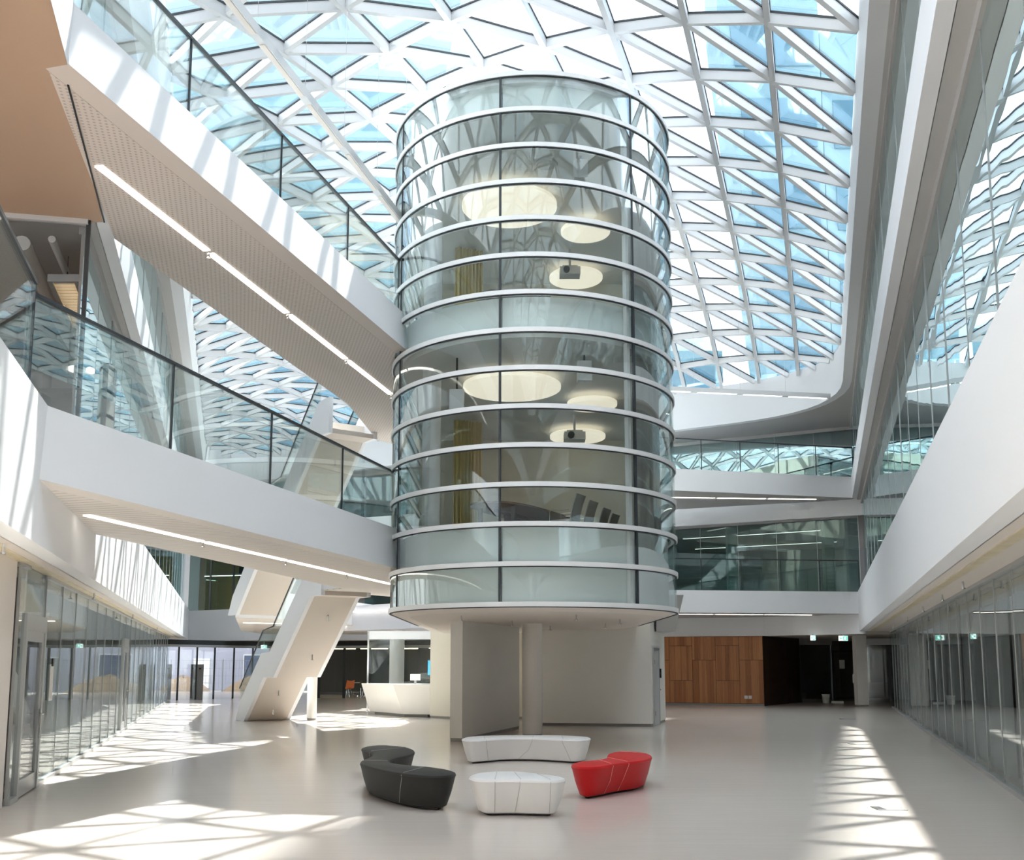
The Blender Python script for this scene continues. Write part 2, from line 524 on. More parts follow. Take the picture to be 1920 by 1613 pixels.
# --- second floor
a, b = side_pair(xl3, YN, YFL, .2)
struct('trim_4', strip(a, b, 0.2, L3B, L3T, 1), M_WHITE, 'white second-floor edge on the left, sunlit and seen from below', 'balcony edge')
struct('ceiling', prism([(xl3(YN) - .004, YN), (xl3(10.4) - .004, 10.4), (xl3(14.5) - .1, 14.5), (xl3(14.5) - OUT, 14.5), (xl3(YN) - OUT, YN)], L3B - .006, L3B - .001), M_SOFFIT_TAN, 'tan soffit of the second floor at the upper left', 'soffit')
struct('ceiling', prism([(xl3(YN) - .2, YN), (xl3(YFL) - .2, YFL), (xl3(YFL) - OUT, YFL), (xl3(YN) - OUT, YN)], L3B, L3F), M_SOFFIT_GREY, 'grey second-floor soffit along the left facade', 'soffit')
a, b = side_pair(xr3, YN, 40.3, .2)
struct('trim_5', strip(a, b, 0.2, L3B, L3T, -1), M_WHITE, 'white second-floor edge on the right, a slanting beam seen from below', 'balcony edge')
struct('ceiling', prism([(xr3(YN) + .2, YN), (xr3(40.3) + .2, 40.3), (xr3(46) + 1, 46), (xr3(46) + OUT, 46), (xr3(YN) + OUT, YN)], L3B, L3F), M_SOFFIT_GREY, 'grey second-floor soffit along the right facade', 'soffit')
BK3 = [(14.2, 40.35), (6.8, 44.0), (0, 47.2), (-7.5, 51.0), (-17, 54.0)]
struct('trim_6', polystrip(BK3, 0.2, 7.72, L3T - 0.05, -1), M_WHITE, 'white second-floor edge at the back, a wedge under the rear bridge', 'balcony edge')
struct('ceiling', prism([(x + 0.1, y + 0.22) for x, y in BK3] + [(-17, 66), (24, 66), (24, 41)], 7.9, L3F), M_SOFFIT_GREY, 'grey second-floor soffit at the back', 'soffit')
# --- roof ring
def offset_ring(pts, d):
    n = len(pts); out = []
    for i in range(n):
        p0, p1, p2 = pts[i - 1], pts[i], pts[(i + 1) % n]
        d1 = Vector((p1[0] - p0[0], p1[1] - p0[1])).normalized(); d2 = Vector((p2[0] - p1[0], p2[1] - p1[1])).normalized()
        nn = Vector((d1.y, -d1.x)) + Vector((d2.y, -d2.x)); nn.normalize()
        k = d / max(0.5, nn.dot(Vector((d1.y, -d1.x))))
        out.append((p1[0] + nn.x * k, p1[1] + nn.y * k))
    return out
RO = offset_ring(RING, 0.3)
def ring_wall(a, b, z0, z1):
    n = len(a)
    V = [(x, y, z0) for x, y in a] + [(x, y, z0) for x, y in b] + [(x, y, z1) for x, y in b] + [(x, y, z1) for x, y in a]
    F = []
    for i in range(n):
        j = (i + 1) % n
        for k in range(4):
            k2 = (k + 1) % 4
            F.append((k * n + i, k * n + j, k2 * n + j, k2 * n + i))
    return V, F
struct('trim_7', ring_wall(RING, RO, RB, RT + 0.12), M_RINGW, 'smooth white ring with rounded corners around the glass roof', 'roof ring', smooth=True)
far = [(-12, -6), (12, -6), (26, 34.16)] + [(26, 34.5 + k) for k in range(8)] + [(26, 66), (-24, 66)] + [(-26, 65 - k) for k in range(8)]
far = [(-12, -6), (12, -6), (26, 34.16), (26, 36), (26, 38), (26, 40), (26, 43), (26, 46), (26, 50), (26, 55), (26, 60), (26, 66),
       (-20, 66), (-21, 66), (-22, 66), (-24, 66), (-26, 66), (-26, 64), (-26, 62), (-26, 60), (-26, 56), (-26, 50)]
struct('ceiling', ring_wall(RO, far, RB, RB + 0.7), M_SOFFIT_GREY, 'grey soffit under the roof ring', 'soffit')
# --- outer walls of the rooms behind the facades
struct('wall_left', join(prism([(xlf(13) - OUT - .2, 13.2), (xlf(YFL) - OUT - .2, YFL), (xlf(YFL) - OUT, YFL), (xlf(13) - OUT, 13.2)], 0, RB)), M_OFFICE, 'grey back wall of the rooms behind the left facade', 'wall')
struct('wall_left', join(prism([(xlg(YN), YN), (xlg(12.75), 12.75), (xlg(12.75) - .35, 12.85), (xlg(YN) - .35, YN)], 0, SOF), prism([(xlg(12.75) - .35, 12.75), (xlg(12.75) - .35, 12.95), (-14, 12.95), (-14, 12.75)], 0, SOF)), M_SOFFIT, 'plain beige wall end at the left edge beside the glass wall', 'wall')
struct('wall_right', prism([(xrf(-2) + OUT, -2), (xrf(46) + OUT, 46), (xrf(46) + OUT + .2, 46), (xrf(-2) + OUT + .2, -2)], 0, RB), M_OFFICE, 'grey back wall of the rooms behind the right facade', 'wall')
struct('wall_near', box(-12, 12, -4.2, -4.0, 0, RB + .7), M_WHITE, 'white end wall behind the viewpoint', 'wall')
struct('wall_back', prism([(6.5, 57), (25, 52), (25, 52.3), (6.5, 57.3)], L2F, RB), M_OFFICE, 'grey far wall of the offices behind the rear galleries', 'wall')
struct('wall_back', prism([(-22, 64), (6.4, 57), (6.4, 57.3), (-22, 64.3)], L2F, RB), M_OFFICE, 'grey far wall of the offices behind the rear left corner', 'wall')

# gold slot strips in the ground-floor soffits
for nm, fx, y0, y1, w, lab in (('trim_8', lambda y: xlf(y) - 0.42, 3, 52, -0.16, 'gold light slot along the soffit over the left glass wall'), ('trim_9', lambda y: xrf(y) + 0.42, 4, 40, 0.16, 'gold light slot along the soffit over the right glass wall')):
    struct(nm, prism([(fx(y0), y0), (fx(y1), y1), (fx(y1) + w, y1), (fx(y0) + w, y0)], SOF - 0.012, SOF + 0.01), M_GOLD, lab, 'light slot')
struct('trim_10', bar((-5.09, 10.85, L3B - 0.010), (-6.13, 14.5, L3B - 0.010), 0.022, 0.012), M_BLACK, 'thin dark joint line in the tan soffit', 'joint')

# ================================================================== ROOF
ZC = [15.5313, 1.7255, -3.6239, -2.3175, -2.334, -4.0754, -0.8787, -0.2598, 0.6207, -1.8016, -6.0189, -5.0081, -2.562, -6.9273, 9.7689, -2.0804, -1.662, -2.2361, 0.7862, 0.6962, 3.177, 0.604, -1.5978, 3.817, -0.1549, -0.0603, -0.8506, -0.8912]
def roof_z(x, y):
    u, v = x / 15.0, (y - 25) / 30.0
    s, k = 0.0, 0
    for i in range(7):
        for j in range(7 - i):
            s += ZC[k] * u ** i * v ** j
            k += 1
    return max(s, 12.95)
def node(i, j):
    x = 6.0938 - 1.33 * i + 0.5986 * j + 0.003 * i * j - 0.0044 * i * i - 0.0002 * j * j
    y = 16.5258 + 0.9845 * i + 1.9689 * j - 0.0018 * i * j - 0.0057 * i * i - 0.0009 * j * j
    return (x, y)
def inside(p, eps=0.0):
    n = len(RING)
    for k in range(n):
        a, b = RING[k], RING[(k + 1) % n]
        if (b[0] - a[0]) * (p[1] - a[1]) - (b[1] - a[1]) * (p[0] - a[0]) < eps:
            return False
    return True
def clip_seg(a, b):
    t0, t1 = 0.0, 1.0
    n = len(RING)
    for k in range(n):
        p, q = RING[k], RING[(k + 1) % n]
        ex, ey = q[0] - p[0], q[1] - p[1]
        fa = ex * (a[1] - p[1]) - ey * (a[0] - p[0])
        fb = ex * (b[1] - p[1]) - ey * (b[0] - p[0])
        if fa < 0 and fb < 0: return None
        if fa < 0: t0 = max(t0, fa / (fa - fb))
        elif fb < 0: t1 = min(t1, fa / (fa - fb))
    if t1 - t0 < 0.02: return None
    return lerp(a, b, t0), lerp(a, b, t1)
def clip_poly(poly):
    n = len(RING)
    for k in range(n):
        p, q = RING[k], RING[(k + 1) % n]
        ex, ey = q[0] - p[0], q[1] - p[1]
        f = lambda v: ex * (v[1] - p[1]) - ey * (v[0] - p[0])
        out = []
        for i in range(len(poly)):
            a, b = poly[i - 1], poly[i]
            fa, fb = f(a), f(b)
            if (fa >= 0) != (fb >= 0):
                out.append(lerp(a, b, fa / (fa - fb)))
            if fb >= 0: out.append(b)
        poly = out
        if len(poly) < 3: return None
    return poly
roof = root('ceiling_skylight', (0, 22, 13), 'domed glass roof on a white triangular steel grid', 'glass roof', kind='structure')
segs, tris = [], []
for i in range(0, 22):
    for j in range(-16, 16):
        p = node(i, j)
        for q, kind in ((node(i, j + 1), 'rib'), (node(i + 1, j), 'purlin'), (node(i - 1, j + 1), 'diagonal')):
            c = clip_seg(p, q) if i or kind != 'diagonal' else None
            if c and not (i == 0 and kind == 'rib'):
                segs.append((c[0], c[1], kind))
        for t in ((node(i, j), node(i + 1, j), node(i, j + 1)), (node(i + 1, j), node(i + 1, j + 1), node(i, j + 1))):
            c = clip_poly(list(t))
            if c:
                ar = abs(sum(c[k - 1][0] * c[k][1] - c[k][0] * c[k - 1][1] for k in range(len(c)))) / 2
                if ar > 0.03: tris.append(c)
def beam_geo(a, b, kind):
    A = Vector((*a, roof_z(*a))); B = Vector((*b, roof_z(*b)))
    h = 0.20 if kind != 'rib' else 0.22
    w = 0.10 if kind != 'rib' else 0.115
    v1, f1 = bar(A - Vector((0, 0, h / 2)), B - Vector((0, 0, h / 2)), w, h)
    v2, f2 = bar(A + Vector((0, 0, 0.018)), B + Vector((0, 0, 0.018)), w + 0.035, 0.036)
    g = join((v1, f1), (v2, f2))
    return g, [0] * len(f1) + [1] * len(f2)
def seen_len(a, b):
    pa, pb = px_of((*a, roof_z(*a))), px_of((*b, roof_z(*b)))
    if not pa or not pb: return 0
    mx, my = (pa[0] + pb[0]) / 2, (pa[1] + pb[1]) / 2
    inv = -60 < mx < 1980 and -60 < my < 1613
    return math.hypot(pa[0] - pb[0], pa[1] - pb[1]) if inv else 0
segs.sort(key=lambda s: -seen_len(s[0], s[1]))
rest_v, rest_f, rest_i = [], [], []
for k, (a_, b_, kd) in enumerate(segs):
    g, ix = beam_geo(a_, b_, kd)
    if k < 300 and seen_len(a_, b_) > 0:
        put('beam', g, [M_STEEL, M_GASKET], roof, idx=ix)
    else:
        n0 = len(rest_v)
        rest_v += list(g[0]); rest_f += [tuple(q + n0 for q in f) for f in g[1]]; rest_i += ix
tag(put('far_beam', (rest_v, rest_f), [M_STEEL, M_GASKET], roof, idx=rest_i), kind='stuff')
def tri_seen(c):
    m = (sum(p[0] for p in c) / len(c), sum(p[1] for p in c) / len(c))
    q = px_of((*m, roof_z(*m)))
    if not q or not (-60 < q[0] < 1980 and -60 < q[1] < 1613): return 0
    ps = [px_of((*p, roof_z(*p))) for p in c]
    return abs(sum(ps[k - 1][0] * ps[k][1] - ps[k][0] * ps[k - 1][1] for k in range(len(ps))))
def pane_geo(c):
    return prism(c, lambda x, y: roof_z(x, y) + 0.036, lambda x, y: roof_z(x, y) + 0.06)
tris.sort(key=lambda c: -tri_seen(c))
rest = []
for k, c in enumerate(tris):
    if k < 300 and tri_seen(c) > 0:
        put('pane', pane_geo(c), M_ROOFG, roof)
    else:
        rest.append(pane_geo(c))
tag(put('far_pane', join(*rest), M_ROOFG, roof), kind='stuff')

# ================================================================== FACADES
def facade(name, pts, z0, z1, plen, mat, label, joint=None, jw=0.012, jitter=0.004, head=None, cat='glass wall', skip=None, th=0.024, foot=None):
    """Glazing along a plan polyline: one pane object per bay, slim joints between."""
    joint = joint or (M_DARKF if jw > 0.03 else M_ALU)
    p0 = pts[0]
    r = root(name, (p0[0], p0[1], z0), label, cat, kind='structure')
    for s in range(len(pts) - 1):
        a, b = Vector(pts[s]), Vector(pts[s + 1])
        L = (b - a).length
        n = max(1, round(L / plen))
        d = (b - a) / L
        nrm = Vector((-d.y, d.x))
        for k in range(n):
            u0, u1 = L * k / n, L * (k + 1) / n
            A, B = a + d * (u0 + jw / 2), a + d * (u1 - jw / 2)
            if skip and skip((A + B) / 2): continue
            j = [random.uniform(-jitter, jitter) for _ in range(3)]
            V = []
            for zz, f in ((z0, 0), (z1, 1)):
                for P, g in ((A, 0), (B, 1)):
                    o_ = nrm * ((j[0] * (g - .5) * 2 * (u1 - u0) / 2) + j[1] * (f - .5) * 2 * 1.0)
                    V += [(P.x + o_.x - nrm.x * th / 2, P.y + o_.y - nrm.y * th / 2, zz), (P.x + o_.x + nrm.x * th / 2, P.y + o_.y + nrm.y * th / 2, zz)]
            F = [(0, 2, 3, 1), (4, 5, 7, 6), (0, 4, 6, 2), (1, 3, 7, 5), (0, 1, 5, 4), (2, 6, 7, 3)]
            put('pane', (V, F), mat, r)
            c0 = a + d * u0
            put('joint', prism([(c0.x - d.x * jw / 2 - nrm.x * .02, c0.y - d.y * jw / 2 - nrm.y * .02), (c0.x + d.x * jw / 2 - nrm.x * .02, c0.y + d.y * jw / 2 - nrm.y * .02), (c0.x + d.x * jw / 2 + nrm.x * .02, c0.y + d.y * jw / 2 + nrm.y * .02), (c0.x - d.x * jw / 2 + nrm.x * .02, c0.y - d.y * jw / 2 + nrm.y * .02)], z0, z1), joint, r)
        if head:
            put('head_rail', bar((*a, z1 - head / 2), (*b, z1 - head / 2), 0.12, head), M_ALU if z0 < 1 else M_SOFFIT_GREY, r)
        if foot:
            put('base_rail', bar((*a, z0 + foot / 2), (*b, z0 + foot / 2), 0.1, foot), M_ALU, r)
    return r

rl = lambda f, y, o: (f(y) + o, y)
facade('window_1', [rl(xrf, -2, .34), rl(xrf, 40.6, .34)], L2F, L3B, 2.0, M_FACG, 'first-floor glass facade on the right mirroring the roof grid', head=0.16)
facade('window_2', [rl(xr3, -2, .12), rl(xr3, 40.6, .12)], L3T, RB, 2.0, M_FACG, 'second-floor glass facade on the right between two white edges', head=0.14)
facade('window_3', [rl(xlf, 14.6, -.30), rl(xlf, 53.5, -.30)], L2F, L3B, 2.0, M_FACG, 'first-floor glass facade on the left mirroring the roof grid', head=0.16)
facade('window_4', [rl(xl3, 6, -.12), rl(xl3, 53.5, -.12)], L3T, RB, 2.0, M_FACG, 'second-floor glass facade on the left behind the upper bridge', head=0.14)
facade('window_5', [(14.1, 40.9), (6.8, 44.9), (0, 48), (-7.5, 51.6)], L2F, 7.8, 1.6, M_BACKG, 'dark first-floor office glazing behind the rear bridge on the right', head=0.12)
facade('window_5', [(-11.5, 50.6), (-17.4, 54.4)], L2F, 7.8, 1.8, M_BACKG, 'dark first-floor glazing in the rear left corner', head=0.12, jw=0.12)
facade('window_6', [(14.1, 40.9), (6.8, 44.5), (0, 47.6), (-7.5, 51.4), (-17.2, 54.4)], L3F, RB, 1.6, M_FACG, 'second-floor glazing at the back under the roof ring', head=0.14)
facade('window_7', [rl(xrg, 3, 0), rl(xrg, 41.5, 0)], 0.0, SOF, 1.55, M_WALLG, 'long ground-floor glass wall on the right with grey curtains behind', joint=M_ALU, jw=0.016, jitter=0.003, head=0.06, foot=0.07)
facade('window_8', [rl(xlg, 12.95, 0), rl(xlg, 13.35, 0)], 0.0, SOF, 1.0, M_WALLG, 'narrow glass pane beside the first door in the left glass wall', joint=M_ALU, head=0.06, foot=0.07)
facade('window_9', [rl(xlg, 14.85, 0), rl(xlg, 48.0, 0)], 0.0, SOF, 1.6, M_WALLG, 'long ground-floor glass wall on the left with grey curtains behind', joint=M_ALU, jw=0.016, jitter=0.003, head=0.06, foot=0.07)
# transverse pane at the near end of the left first floor, room behind it
facade('window_10', [(-6.34, 14.45), (-9.4, 13.85)], L2F, L3B, 3.0, M_DOORG, 'clear glass end wall of the first-floor room at the upper left', jw=0.06, head=0.08)

# doors in the left glass wall
def glass_door(name, ya, yb, label):
    A, B = Vector((xlg(ya), ya)), Vector((xlg(yb), yb))
    r = root(name, (A.x, A.y, 0), label, 'door', kind='structure')
    d = (B - A).normalized()
    H = 2.42
    def seg(u0, u1, z0, z1, t, nm, mt):
        p = A + d * u0; q = A + d * u1
        return put(nm, bar((p.x, p.y, (z0 + z1) / 2), (q.x, q.y, (z0 + z1) / 2), t, z1 - z0), mt, r)
    L = (B - A).length
    seg(0, 0.1, 0, H, .1, 'jamb', M_ALU); seg(L - .1, L, 0, H, .1, 'jamb', M_ALU)
    seg(0.1, L - .1, H - .22, H, .1, 'lintel', M_ALU)
    seg(0, L, H, SOF, .02, 'fanlight', M_WALLG)
    def leaf_bar(u0, u1, z0, z1):
        p = A + d * u0; q = A + d * u1
        return bar((p.x, p.y, (z0 + z1) / 2), (q.x, q.y, (z0 + z1) / 2), .06, z1 - z0)
    lf = put('leaf', join(leaf_bar(.1, L - .1, .02, .24), leaf_bar(.1, L - .1, H - .36, H - .22), leaf_bar(.1, .22, .24, H - .36), leaf_bar(L - .22, L - .1, .24, H - .36)), M_ALU, r)
    p, q = A + d * .22, A + d * (L - .22)
    put('glass_panel', bar((p.x, p.y, (.24 + H - .36) / 2), (q.x, q.y, (.24 + H - .36) / 2), .02, H - .6), M_DOORG, lf)
    p = A + d * (L - .16)
    n = Vector((-d.y, d.x)); n = n if n.x > 0 else -n
    put('handle', join(tube([(p.x + n.x * .0, p.y + n.y * .0, 1.05), (p.x + n.x * .09, p.y + n.y * .09, 1.05), (p.x + n.x * .09 - d.x * .18, p.y + n.y * .09 - d.y * .18, 1.05)], .012), bar((p.x + n.x * .035, p.y + n.y * .035, .85), (p.x + n.x * .035, p.y + n.y * .035, 1.12), .02, .04)), M_CHROME, lf)
    return r
glass_door('door_1', 13.35, 14.85, 'grey framed glass door near the left edge of the glass wall')

# rear entrance glazing
ENT = [(-17.6, 48.3), (-15.2, 52.2), (-12.9, 54.6), (-6.0, 52.6), (0.5, 48.6)]
facade('window_11', ENT[:3], 0.0, 2.72, 1.05, M_DOORG, 'entrance glazing with black frames looking out to the building site', jw=0.09, head=0.12, th=.02)
facade('window_12', ENT[2:], 0.0, 2.72, 1.5, M_WALLG, 'dark framed glazing behind the reception desk', jw=0.14, head=0.14, th=.02)
struct('trim_11', polystrip(ENT, 0.15, 2.72, 2.96, 1), M_DARKF, 'dark header over the rear entrance glazing', 'header')
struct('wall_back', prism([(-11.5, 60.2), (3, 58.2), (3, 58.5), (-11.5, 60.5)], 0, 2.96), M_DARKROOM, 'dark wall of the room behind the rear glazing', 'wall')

# ================================================================== GLASS TOWER
TX, TY, TR, TB = 0.46, 22.1, 3.1, 28.5
ZK = [2.87 + 0.762 * k for k in range(15)]
def th_pt(deg, r=TR):
    t = R(deg)
    return (TX + r * math.sin(t), TY - r * math.cos(t))
def tower_path(r, n=48):
    arc = [th_pt(-90 + 180 * k / n, r) for k in range(n + 1)]
    return [(TX - r, TB)] + arc + [(TX + r, TB)]
tower = root('meeting_tower', (TX, TY, 2.75), 'round two-storey glass meeting tower raised over the atrium floor', 'glass tower')
FROST = (0, 1, 7, 13)
def arc_band(d0, d1, r0, r1, z0, z1, n):
    V, F = [], []
    for k in range(n + 1):
        dd = d0 + (d1 - d0) * k / n
        for r, z in ((r0, z0), (r1, z0), (r1, z1), (r0, z1)):
            x, y = th_pt(dd, r); V.append((x, y, z))
    for k in range(n):
        a, b = 4 * k, 4 * k + 4
        for q in range(4):
            q2 = (q + 1) % 4
            F.append((a + q, a + q2, b + q2, b + q))
    F += [(0, 3, 2, 1), (4 * n, 4 * n + 1, 4 * n + 2, 4 * n + 3)]
    return V, F
JOINTS = [-90, -66, -13, 40, 90]
for k in range(14):
    z0, z1 = ZK[k] + 0.045, ZK[k + 1] - 0.045
    for q in range(4):
        d0, d1 = JOINTS[q] + 0.25, JOINTS[q + 1] - 0.25
        n = max(4, int((d1 - d0) / 4))
        put('curved_pane', arc_band(d0, d1, TR - 0.03, TR, z0, z1, n), M_DRUMG, tower, smooth=True)
        if k in FROST:
            put('spandrel', arc_band(d0, d1, TR - 0.2, TR - 0.17, z0, z1, n), M_SPAN, tower, smooth=True)
        put('joint', arc_band(JOINTS[q] - 0.35, JOINTS[q] + 0.35, TR - 0.05, TR + 0.012, z0, z1, 1), M_GASKET, tower)
        if q == 3:
            put('post', arc_band(JOINTS[q] - 2.6, JOINTS[q] - 1.1, TR - 0.16, TR - 0.06, z0, z1, 1), M_BAND, tower)
    for sx in (-1, 1):
        x = TX + sx * (TR - 0.015)
        for y0, y1 in ((TY + 0.03, TY + 2.1), (TY + 2.16, TY + 4.2), (TY + 4.26, TB - 0.05)):
            put('side_pane', box(x - .012, x + .012, y0, y1, z0, z1), M_DRUMG, tower)
        if k in FROST:
            put('spandrel', box(x - sx * .18 - .012, x - sx * .18 + .012, TY, TB, z0, z1), M_SPAN, tower)
for k in range(15):
    z = ZK[k]
    o_, i_ = tower_path(TR + 0.035), tower_path(TR - 0.10)
    V = [(x, y, z - .045) for x, y in o_] + [(x, y, z - .045) for x, y in i_] + [(x, y, z + .045) for x, y in i_] + [(x, y, z + .045) for x, y in o_]
    n = len(o_)
    F = [(q * n + i, q * n + i + 1, ((q + 1) % 4) * n + i + 1, ((q + 1) % 4) * n + i) for i in range(n - 1) for q in range(4)]
    F = [f[::-1] for f in F]
    put('band', (V, F), M_BAND, tower, smooth=True)
    V = [(x, y, z + s) for s in (-.062, -.045) for x, y in tower_path(TR + 0.012)] + [(x, y, z + s) for s in (-.045, -.062) for x, y in tower_path(TR - 0.03)]
    put('gasket', (V, F), M_GASKET, tower, smooth=True)
def tower_slab(r, z0, z1, back=TB):
    p = tower_path(r); p[0] = (p[0][0], back); p[-1] = (p[-1][0], back)
    return prism(p, z0, z1)
put('floor_slab', tower_slab(TR - 0.22, 4.0, 4.35), M_INT, tower)
put('floor_slab', tower_slab(TR - 0.22, 8.3, 8.9), M_INT, tower)
put('ceiling_panel', tower_slab(TR - 0.22, 8.12, 8.29), M_INT, tower)
put('ceiling_panel', tower_slab(TR - 0.22, 12.80, 12.95), M_INT, tower)
put('roof_slab', tower_slab(TR - 0.06, 13.38, 13.52), M_WHITE, tower)
put('rear_wall', box(TX - TR, TX + TR, TB, TB + .25, 2.9, 13.52), M_INTWALL, tower)
# conical underside
o_, i_ = tower_path(TR + .03), tower_path(TR - .42)
for p_ in (o_, i_):
    p_[0] = (p_[0][0], 33.0); p_[-1] = (p_[-1][0], 33.0)
put('underside', prism(i_, 2.75, 2.83, top=o_), M_SOFFIT, tower)

# ---- things under and in the tower
def column(cx, cy, r, z0, z1, label, mat=M_COLUMN, foot=True):
    o = root('column', (cx, cy, z0), label, 'column', kind='structure')
    put('shaft', cyl(cx, cy, r, z0 + (.06 if foot else 0), z1), mat, o, smooth=True)
    if foot: put('plinth', cyl(cx, cy, r - .015, z0, z0 + .06), M_BASE, o, smooth=True)
    return o
column(0.5, 25.3, 0.25, 0, 2.75, 'round white column standing under the glass tower')
column(-6.35, 32.6, 0.155, 0, 1.42, 'slim round white column holding up the ground stair landing')
column(-1.75, 21.6, 0.2, 4.35, 8.12, 'white column inside the lower tower room at its left', M_WHITE, False)
column(-1.75, 21.6, 0.2, 8.9, 12.8, 'white column inside the upper tower room at its left', M_WHITE, False)
def wall_with_base(name, poly, z1, mat, label, inset=.012):
    r = root(name, (*poly[0], 0), label, 'wall', kind='structure')
    put('wall_face', prism(poly, 0.08, z1), mat, r)
    c = (sum(p[0] for p in poly) / len(poly), sum(p[1] for p in poly) / len(poly))
    put('skirting', prism([lerp(p, c, inset) for p in poly], 0.0, 0.08), M_BASE, r)
    return r
wall_with_base('wall_partition', [(-1.42, 23.56), (-1.14, 23.5), (0.2, 28.1), (-0.08, 28.2)], 2.75, M_CORE, 'freestanding white wall slab under the front of the tower')
wall_with_base('wall_core', [(0.45, 29.75), (3.95, 29.05), (4.72, 31.6), (4.72, 37), (0.45, 37)], 3.75, M_CORE, 'angled white core wall behind the round column')
wall_with_base('wall_core', [(-2.70, 33.75), (-1.95, 33.05), (0.44, 33.05), (0.44, 37), (-2.70, 37)], 3.75, M_YELLOWWALL, 'cream wall between the reception desk and the tower')
struct('trim_12', prism([(4.2, 29.6), (4.75, 29.6), (4.75, 33), (4.2, 33)], 2.70, 3.75, top=[(4.2, 29.4), (4.98, 29.4), (4.98, 33), (4.2, 33)]), M_SOFFIT_GREY, 'raw concrete bracket at the right of the tower underside', 'bracket')
struct('ceiling', box(0.5, 4.15, 30.0, 38.7, L2B, L2F), M_SOFFIT, 'first-floor slab linking the tower core to the rear bridge', 'slab')
struct('ceiling', box(0.5, 3.5, 28.8, 37.0, L3B, L3F), M_SOFFIT, 'second-floor slab linking the tower to the rear bridge', 'slab')
# service door on the core's right face
DA, DB = Vector((3.95, 29.05)), Vector((4.72, 31.6))
dd = (DB - DA).normalized(); nn = Vector((dd.y, -dd.x))
dr = root('door_2', (DA.x, DA.y, 0), 'pale grey service door in the right face of the core wall', 'door', kind='structure')
def core_bar(u0, u1, z0, z1, off, t, nm, mt, par=None):
    p = DA + dd * u0 + nn * off; q = DA + dd * u1 + nn * off
    return put(nm, bar((p.x, p.y, (z0 + z1) / 2), (q.x, q.y, (z0 + z1) / 2), t, z1 - z0), mt, par or dr)
core_bar(0.25, 0.32, 0, 2.15, .01, .06, 'jamb', M_ALU); core_bar(1.28, 1.35, 0, 2.15, .01, .06, 'jamb', M_ALU)
core_bar(0.25, 1.35, 2.15, 2.22, .01, .06, 'lintel', M_ALU)
dleaf = core_bar(0.32, 1.28, 0.01, 2.15, .005, .05, 'leaf', paint('door_grey', (0.55, 0.56, 0.56), 0.4))
core_bar(0.30, 0.36, 0.3, 0.42, .045, .03, 'hinge', M_CHROME, dleaf); core_bar(0.30, 0.36, 1.75, 1.87, .045, .03, 'hinge', M_CHROME, dleaf)
core_bar(1.12, 1.25, 1.0, 1.03, .07, .03, 'handle', M_CHROME, dleaf)
core_bar(1.62, 1.69, 1.35, 1.62, .02, .04, 'card_reader', M_BLACK)

def disc_lamp(cx, cy, r, zc, z, label):
    o = root('disc_lamp', (cx, cy, z), label, 'ceiling lamp', 'round disc lamps in the tower')
    put('shade', lathe([(r * .97, z), (r, z + .02), (r, z + .10), (r * .97, z + .12)], cx, cy, 48), M_DISC, o, smooth=True)
    put('stem', cyl(cx, cy, .03, z + .12, zc, 8), M_STEEL, o)
disc_lamp(-0.06, 22.9, 1.13, 12.8, 12.5, 'largest cream disc lamp in the upper tower room')
disc_lamp(1.85, 24.3, 0.62, 12.8, 12.5, 'smaller cream disc lamp right of the largest, upper tower room')
disc_lamp(1.8, 27.4, 0.75, 12.8, 12.5, 'cream disc lamp behind the projector in the upper tower room')
disc_lamp(0.0, 22.2, 1.1, 8.12, 7.88, 'largest cream disc lamp in the lower tower room')
disc_lamp(1.92, 23.7, 0.6, 8.12, 7.88, 'smaller cream disc lamp right of the largest, lower tower room')
disc_lamp(1.8, 27.2, 0.76, 8.12, 7.88, 'cream disc lamp behind the projector in the lower tower room')

def pleated(path, z0, z1, amp, waves):
    """Curtain: pleats along a plan path (list of xy), thin two-sided cloth."""
    P = [Vector(p) for p in path]
    lens = [0]
    for k in range(1, len(P)): lens.append(lens[-1] + (P[k] - P[k - 1]).length)
    n = waves * 6
    line = []
    for s in range(n + 1):
        u = lens[-1] * s / n
        k = 1
        while k < len(lens) - 1 and lens[k] < u: k += 1
        t = (u - lens[k - 1]) / max(1e-6, lens[k] - lens[k - 1])
        p = P[k - 1].lerp(P[k], t); d = (P[k] - P[k - 1]).normalized()
        nn_ = Vector((-d.y, d.x))
        line.append(p + nn_ * (amp * math.sin(2 * math.pi * waves * s / n + 0.4 * math.sin(s)) * (0.7 + 0.3 * math.sin(s * 0.37))))
    return polystrip([tuple(p) for p in line], 0.008, z0, z1)
for lv, z0, z1 in (('lower', 4.36, 8.05), ('upper', 8.92, 12.75)):
    single('curtain', pleated([th_pt(d_, TR - .36) for d_ in range(47, 92, 5)] + [(TX + TR - .36, TY + 1.6), (TX + TR - .36, TY + 3.4)], z0, z1, .07, 26), M_CURTB, 'grey-beige pleated curtain along the right glass of the %s tower room' % lv, 'curtain', 'curtains in the tower', smooth=True)
    single('curtain', pleated([(TX - 1.95, TY + 3.6), (TX - 1.25, TY + 3.9)], z0, z1, .09, 8), M_CURTY, 'narrow yellow curtain hanging at the left of the %s tower room' % lv, 'curtain', 'curtains in the tower', smooth=True)

